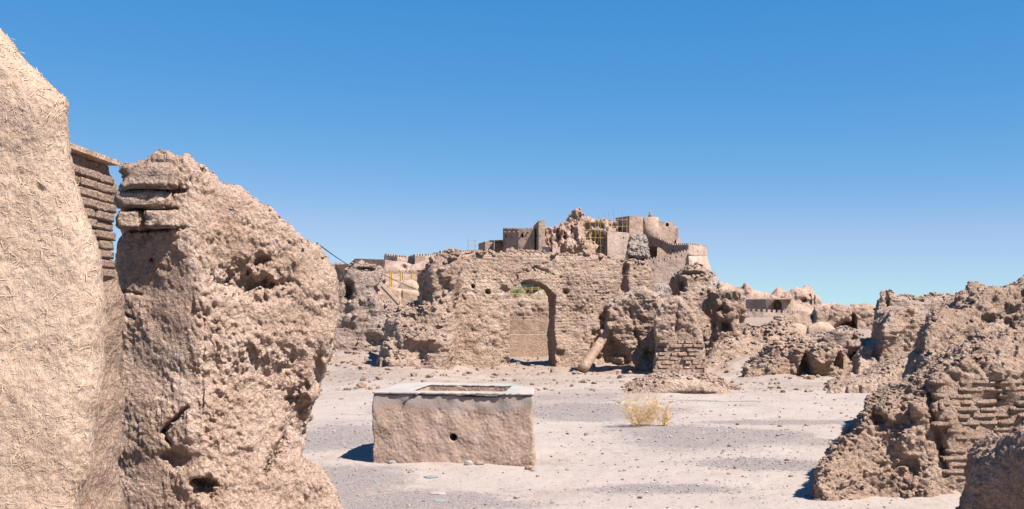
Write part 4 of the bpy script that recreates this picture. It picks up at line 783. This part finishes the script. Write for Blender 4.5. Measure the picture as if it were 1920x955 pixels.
def straws():
    rs = np.random.RandomState(5); w = np.clip(-sw.N[:, 1]*.8+sw.N[:, 0]*.6+.25+.8*np.clip(sw.N[:, 2], 0, 1), 0, 1)*(sw.V[:, 2] > .8)*(sw.V[:, 0] > -1.5); n = 13000
    idx = rs.choice(len(w), n, p=w/w.sum()); V, Fc = [], []
    for k, i in enumerate(idx):
        p, nn = Vector(sw.V[i]), Vector(sw.N[i]); t = nn.orthogonal().normalized(); t = Matrix.Rotation(rs.rand()*6.283, 3, nn) @ t
        L = .005+.028*rs.rand()**2; wd = rs.uniform(.0004, .0010); s = nn.cross(t); lift = rs.uniform(-.2, .14) if rs.rand() < .95 else rs.uniform(.3, 1.0)
        d = (t+nn*lift).normalized(); a, e = p-d*L*.5+nn*.0006, p+d*L*.5+nn*.0006; up = s.cross(d)*wd*.5; b = len(V); mid_ = (a+e)/2+nn*rs.uniform(-.001, .0015)
        V += [a-s*wd, a+up, a+s*wd, mid_-s*wd, mid_+up*1.5, mid_+s*wd, e-s*wd, e+up, e+s*wd]
        Fc += [(b, b+1, b+4, b+3), (b+1, b+2, b+5, b+4), (b+3, b+4, b+7, b+6), (b+4, b+5, b+8, b+7)]
    o = obj_np('straw', np.array([v[:] for v in V]), np.array(Fc), M['straw'], sw.o, False, np.array(sw.o.location)); tag(o, kind='stuff')
straws()
# ------------------------------------------------------------------ water trough
def trough():
    fl, frt = np.array([-1.42, 10.42]), np.array([.207, 10.2]); L = np.linalg.norm(frt-fl); e = (frt-fl)/L; n = np.array([-e[1], e[0]])
    yaw = math.degrees(math.atan2(e[1], e[0])); H = .70; h = .0105
    plan = [(0, 0), (L, 0), (L-.10, .72), (L-.40, 1.22), (.10, 1.30), (0, .9)]
    u = np.arange(-.08, L+.08, h); v = np.arange(-.08, 1.46, h); z = np.arange(-.12, H+.06, h)
    UU, VV = np.meshgrid(u, v, indexing='ij'); d2 = poly_sd(UU, VV, plan)
    ins = poly_sd(UU, VV, [(.34, .17), (L-.30, .17), (L-.34, .98), (.34, 1.06)]); ZZ = z[None, None, :]
    sh = (len(u), len(v), len(z)); flare = .03*np.clip(1-ZZ/.5, 0, 1)
    d = smax(d2[:, :, None]-flare*.5, ZZ-H, .02); d = smax(d, -smax(ins[:, :, None], .50-ZZ, .03), .02)
    hu, hz = .83, .275; d = np.maximum(d, -np.maximum(np.sqrt((UU[:, :, None]-hu)**2+(ZZ-hz)**2)-.034, VV[:, :, None]-.5))
    near = (np.abs(d) < .1)
    d = d+.007*gnoise(sh, h, .25, 3)+.005*gnoise(sh, h, .07, 4)
    for ax in range(3):
        sl = [slice(None)]*3; sl[ax] = 0; d[tuple(sl)] = 1; sl[ax] = -1; d[tuple(sl)] = 1
    V, Q = surface_nets(d.astype(np.float32)); V = V*h+np.array([u[0], v[0], z[0]]); Nn = vnormals(V, Q)
    smooth = sstep(.50, .58, V[:, 2]+.06*pn(V/.16, 3)+.05*pn(V/.5, 9)); hole = np.sqrt((V[:, 0]-hu)**2+(V[:, 2]-hz)**2) < .05
    f1, f2 = worley(V/.032, 8); g1, g2 = worley(V/np.array([.05, .05, .08]), 9)
    dd = (1-smooth*.85)*(~hole)*(.007*np.minimum(f2-f1, .5)-.006*np.clip(1-g1*2.2, 0, 1)+.004*fbm(V/.02, 4, 2))
    # one long crack from the rim
    for (a, b) in (((.075*L/.29, .70), (.055*L/.29, .60)), ((.055*L/.29, .60), (.048*L/.29, .52))):
        ex, ez = b[0]-a[0], b[1]-a[1]; uu, zz = V[:, 0]+.006*pn(V/.03, 6), V[:, 2]; t = np.clip(((uu-a[0])*ex+(zz-a[1])*ez)/(ex*ex+ez*ez), 0, 1)
        dd -= .02*np.exp(-(((uu-a[0]-ex*t)**2+(zz-a[1]-ez*t)**2)/.006**2))
    V = V+Nn*dd[:, None]
    W = np.stack([fl[0]+V[:, 0]*e[0]+V[:, 1]*n[0], fl[1]+V[:, 0]*e[1]+V[:, 1]*n[1], V[:, 2]], 1)
    m_, nt, b = nodes('trough_plaster'); pos = N(nt, 'ShaderNodeNewGeometry').outputs['Position']; a = noise(nt, pos, 4, 4, .6); f = noise(nt, pos, 40, 4, .65); gz = N(nt, 'ShaderNodeSeparateXYZ'); nt.links.new(pos, gz.inputs[0])
    c = ramp(nt, a, [(.3, (.36, .265, .20)), (.55, (.41, .31, .24)), (.75, (.41, .335, .28))]); k = ramp(nt, f, [(.3, (.78, .77, .76)), (.6, (1.08, 1.08, 1.08))]); c = mix(nt, 1, c, k, 'MULTIPLY')
    ad = N(nt, 'ShaderNodeMath', operation='MULTIPLY_ADD'); ad.inputs[1].default_value = .22; nt.links.new(a, ad.inputs[0]); nt.links.new(gz.outputs[2], ad.inputs[2])
    ms = ramp(nt, ad.outputs[0], [(.655, (0, 0, 0)), (.70, (1, 1, 1))]); c = mix(nt, ms, c, (.36, .305, .265))
    setc(nt, c, b); b.inputs['Roughness'].default_value = .9; b.inputs['Specular IOR Level'].default_value = .15; bump(nt, b, [(f, .5, .01)])
    root = empty('water_trough', (fl[0]+.8*e[0], fl[1]+.6, 0)); tag(root, 'rectangular mud-plastered water trough with a concrete rim', 'trough')
    obj_np('trough_body', W, Q, m_, root)
    lin = MB()
    for (a, b2) in (((.36, 1.035), (L-.36, .955)), ((.362, .2), (.362, 1.0))):
        q0, q1 = (np.array(fl)+a[0]*e+a[1]*n, np.array(fl)+b2[0]*e+b2[1]*n); dv = Vector((q1[0]-q0[0], q1[1]-q0[1], 0)); lin.box(((q0[0]+q1[0])/2, (q0[1]+q1[1])/2, .61), dv.normalized(), Vector((-dv.y, dv.x, 0)).normalized(), (0, 0, 1), dv.length/2, .008, .09)
    lin.build('basin_lining', M['plast'], root)
    # rim slab: a flat ring with a nibbled front edge
    mc, nt, b = nodes('pale_concrete'); pos = N(nt, 'ShaderNodeNewGeometry').outputs['Position']; a = noise(nt, pos, 3, 5, .6); f = noise(nt, pos, 90, 3, .6)
    c = ramp(nt, a, [(.35, (.33, .31, .27)), (.6, (.40, .375, .33)), (.78, (.42, .37, .31))]); setc(nt, c, b); b.inputs['Roughness'].default_value = .85; bump(nt, b, [(f, .3, .004)]); M['concrete'] = mc
    def slab(z0, z1, hh=.012):
        uu = np.arange(-.10, L+.10, hh); vv = np.arange(-.10, 1.50, hh); zz = np.arange(z0-.03, z1+.03, .0075); A, B = np.meshgrid(uu, vv, indexing='ij')
        dd = poly_sd(A, B, [(-.02, -.025), (L+.015, -.02), (L-.06, .70), (L-.38, 1.25), (.12, 1.33), (-.02, .95)])
        dd = np.maximum(dd, -poly_sd(A, B, [(.35, .18), (L-.31, .18), (L-.35, .97), (.35, 1.05)]))
        q = np.stack([A.ravel(), B.ravel(), 0*A.ravel()], 1); dd = dd+(.030*np.clip(pn(q/.11, 2)+.05, 0, 1)+.016*np.clip(pn(q/.035, 4), 0, 1)).reshape(A.shape)
        D3 = smax(dd[:, :, None], np.abs(zz-(z0+z1)/2)[None, None, :]-(z1-z0)/2, .008)
        for ax in range(3):
            sl = [slice(None)]*3; sl[ax] = 0; D3[tuple(sl)] = 1; sl[ax] = -1; D3[tuple(sl)] = 1
        V, Q = surface_nets(D3.astype(np.float32)); V = V*np.array([hh, hh, .0075])+np.array([uu[0], vv[0], zz[0]]); V[:, 2] += .0015*fbm(V/.1, 3)
        return np.stack([fl[0]+V[:, 0]*e[0]+V[:, 1]*n[0], fl[1]+V[:, 0]*e[1]+V[:, 1]*n[1], V[:, 2]], 1), Q
    W, Q = slab(.703, .728); obj_np('rim_slab', W, Q, mc, root)
trough()
# stones by the trough and on the court
def stone(px, py, s, mat, label, flat=.6, seed=0):
    D = F*EYE/(py-HY); x = (px-CX)/F*D; z = float(G(np.array([x]), np.array([D]))[0]); bm = bmesh.new(); bmesh.ops.create_icosphere(bm, subdivisions=3, radius=1)
    v = np.array([q.co[:] for q in bm.verts]); d = .28*fbm(v*1.3+seed, seed, 3); v = v*(1+d)[:, None]*np.array([1, .8, flat])*s
    for q, c in zip(bm.verts, v): q.co = c
    me = bpy.data.meshes.new('stone'); bm.to_mesh(me); bm.free()
    return tag(link('stone', me, mat, None, (x, D, z+s*flat*.45)), label, 'stone', 'loose stones around the trough')
M['pale'] = plain('pale_stone', (.34, .31, .28), .8, 0, .1, 20); M['bluish'] = plain('bluish_stone', (.22, .26, .26), .7, 0, .15, 20); M['brown'] = plain('brown_clod', (.30, .21, .15), .9, 0, .2, 20)
stone(879, 876, .045, M['pale'], 'pale angular stone at the foot of the trough front', .7, 2)
stone(898, 876, .05, M['brown'], 'flat dry brown clod next to the pale stone at the trough', .45, 3)
stone(993, 880, .05, M['brown'], 'dark clod against the right front corner of the trough', .6, 4)
stone(735, 868, .04, M['stone'], 'small grey stone near the left front corner of the trough', .5, 5)
stone(820, 929, .075, M['pale'], 'flat white stone lying in the gravel before the trough', .18, 6)
stone(824, 940, .06, M['bluish'], 'flat bluish stone just before the flat white stone', .18, 7)
stone(808, 899, .07, M['bluish'], 'thin bluish flake between the trough and the flat white stone', .10, 8)
stone(1000, 884, .03, M['stone'], 'tiny grey stone right of the dark clod at the trough corner', .6, 9)
stone(1468, 736, .045, M['dark'], 'single black stone on the bare ground below the low rubble wall', .7, 10)
# loose gravel
rs = np.random.RandomState(9); n = 9000; D = 5.5*(26/5.5)**rs.rand(n); px = rs.uniform(540, 1700, n); X = (px-CX)/F*D; n1 = 6000; drift = ((600, 9.2, 1.0, 1.6), (740, 8.2, 1.6, .55), (1330, 12.2, 1.7, 1.5), (1420, 10.3, 1.2, .7), (1060, 15.5, 2.2, 1.6), (1270, 8.9, 1.0, .4), (1640, 7.2, .9, 1.1), (640, 12.5, 1.0, 1.5), (850, 6.8, 1.5, .8))
for i in range(n1):                                   # most of it lies in the drifts
    a_, d_, rx_, ry_ = drift[rs.randint(len(drift))]; X[i] = (a_-CX)/F*d_+rs.randn()*rx_*.45; D[i] = d_+rs.randn()*ry_*.45
keep = ~((X > -1.55) & (X < .3) & (D > 9.9) & (D < 11.9)); X, D = X[keep], D[keep]; Zg = G(X, D); s = .004*(4.5)**(rs.rand(len(X))**4)*np.clip(D/9, .7, 1.5)
g_ = scatter('gravel', np.stack([X, D, Zg+s*.3], 1), s, M['stone'], None, 3); g_['label'] = 'loose grey gravel and pebbles scattered over the court floor'; g_['category'] = 'gravel'
n = 2600; D = 5.5*(27/5.5)**rs.rand(n); px = rs.uniform(560, 1750, n); X = (px-CX)/F*D; keep = ~((X > -1.55) & (X < .3) & (D > 9.9) & (D < 11.9)); X, D = X[keep], D[keep]
s = .005*(6)**(rs.rand(len(X))**5)*np.clip(D/9, .7, 1.6); g2 = scatter('clods', np.stack([X, D, G(X, D)+s*.25], 1), s, M['mid'], None, 4); g2['label'] = 'small crumbled mud clods scattered over the pale court floor'; g2['category'] = 'clods'
n = 2600; D = rs.uniform(19, 36, n); px = rs.uniform(600, 1750, n); X = (px-CX)/F*D; s = .02*(6)**(rs.rand(n)**3); g3 = scatter('wall_rubble', np.stack([X, D, G(X, D)+s*.2], 1), s, M['mid'], None, 6); g3['label'] = 'crumbled wall rubble strewn over the slopes at the foot of the walls'; g3['category'] = 'rubble'
# ------------------------------------------------------------------ dry plants
M['dry'] = plain('dry_golden_twig', (.76, .54, .22), .7, 0, .25, 30); M['drypale'] = plain('dry_pale_stem', (.80, .58, .26), .7, 0, .2, 30); M['brush'] = plain('dead_brown_brush', (.26, .17, .07), .8, 0, .3, 20)
def twig_bush(name, px, py, wid, hgt, nst, label, mats, seed, cat='bush', sub=9, r0=.0035):
    rs = random.Random(seed); D = F*EYE/(py-HY); c = Vector(((px-CX)/F*D, D, float(G(np.array([(px-CX)/F*D]), np.array([D]))[0]))); root = empty(name, c); tag(root, label, cat)
    st, tw = MB(), MB()
    for k in range(nst):
        a = rs.uniform(0, 6.283); rad = wid*math.sqrt(rs.random()); b = c+Vector((math.cos(a)*rad*.35, math.sin(a)*rad*.35, -.02)); hh = hgt*rs.uniform(.45, 1.0)*(1-.35*rad/wid)
        tip = c+Vector((math.cos(a)*rad, math.sin(a)*rad*.8, hh)); p = b; n = 5; pts = [b]
        for i in range(1, n+1): pts.append(b.lerp(tip, i/n)+Vector((rs.uniform(-1, 1), rs.uniform(-1, 1), rs.uniform(-.5, .5)))*hgt*.035)
        for i in range(n): st.tube(pts[i], pts[i+1], r0*(1-.13*i), r0*(1-.13*(i+1)), 3)
        for j in range(sub):
            t = rs.uniform(.15, 1)*n; i = min(int(t), n-1); q = pts[i].lerp(pts[i+1], t-i); d = Vector((rs.gauss(0, 1), rs.gauss(0, 1), rs.uniform(-.1, 1.5))).normalized(); L = hgt*rs.uniform(.08, .26); e = q+d*L
            tw.tube(q, e, r0*.55, r0*.35, 3)
            for _ in range(2): f = q.lerp(e, rs.uniform(.3, .95)); tw.tube(f, f+Vector((rs.gauss(0, 1), rs.gauss(0, 1), rs.uniform(-.2, 1))).normalized()*L*.4, r0*.45, r0*.3, 3)
    st.build('stems', M[mats[0]], root); tag(tw.build('twigs', M[mats[1]], root), kind='stuff'); return root
twig_bush('dry_bush', 1204, 801, .31, .58, 46, 'golden dry bush standing alone on the court floor', ('drypale', 'dry'), 1, 'bush', 9, .0034)
twig_bush('dry_tuft', 1243, 801, .13, .46, 17, 'smaller golden tuft at the right side of the dry bush', ('drypale', 'dry'), 2, 'bush', 8, .0034)
twig_bush('brown_brush', 1385, 678, .55, .55, 60, 'dead brown brush on the dry slope right of the brick stub', ('brush', 'brush'), 3, 'brush', 9, .008)
# ------------------------------------------------------------------ cables
def cable(pts, label, r=.012):
    m = MB(); n = 24; a, b, sag = pts
    q = [a.lerp(b, i/n)-Vector((0, 0, sag*4*(i/n)*(1-i/n))) for i in range(n+1)]
    for i in range(n): m.tube(q[i]-(q[i+1]-q[i])*.02, q[i+1], r, n=5)
    tag(m.build('cable', M['cable'], smooth=True), label, 'cable', 'black cables')
cable((P(594, 456, 7.1), P(692, 505, 29.8), .10), 'black cable slanting down from the top of the big pillar', .0045)
cable((P(622, 510, 7.7), P(654, 530, 29.6), .05), 'short stretch of black cable at the pillar edge below the first', .004)
cable((P(714, 512, 29.9), P(797, 549, 24.6), .03), 'black cable crossing the gap in front of the arcaded wall', .009)
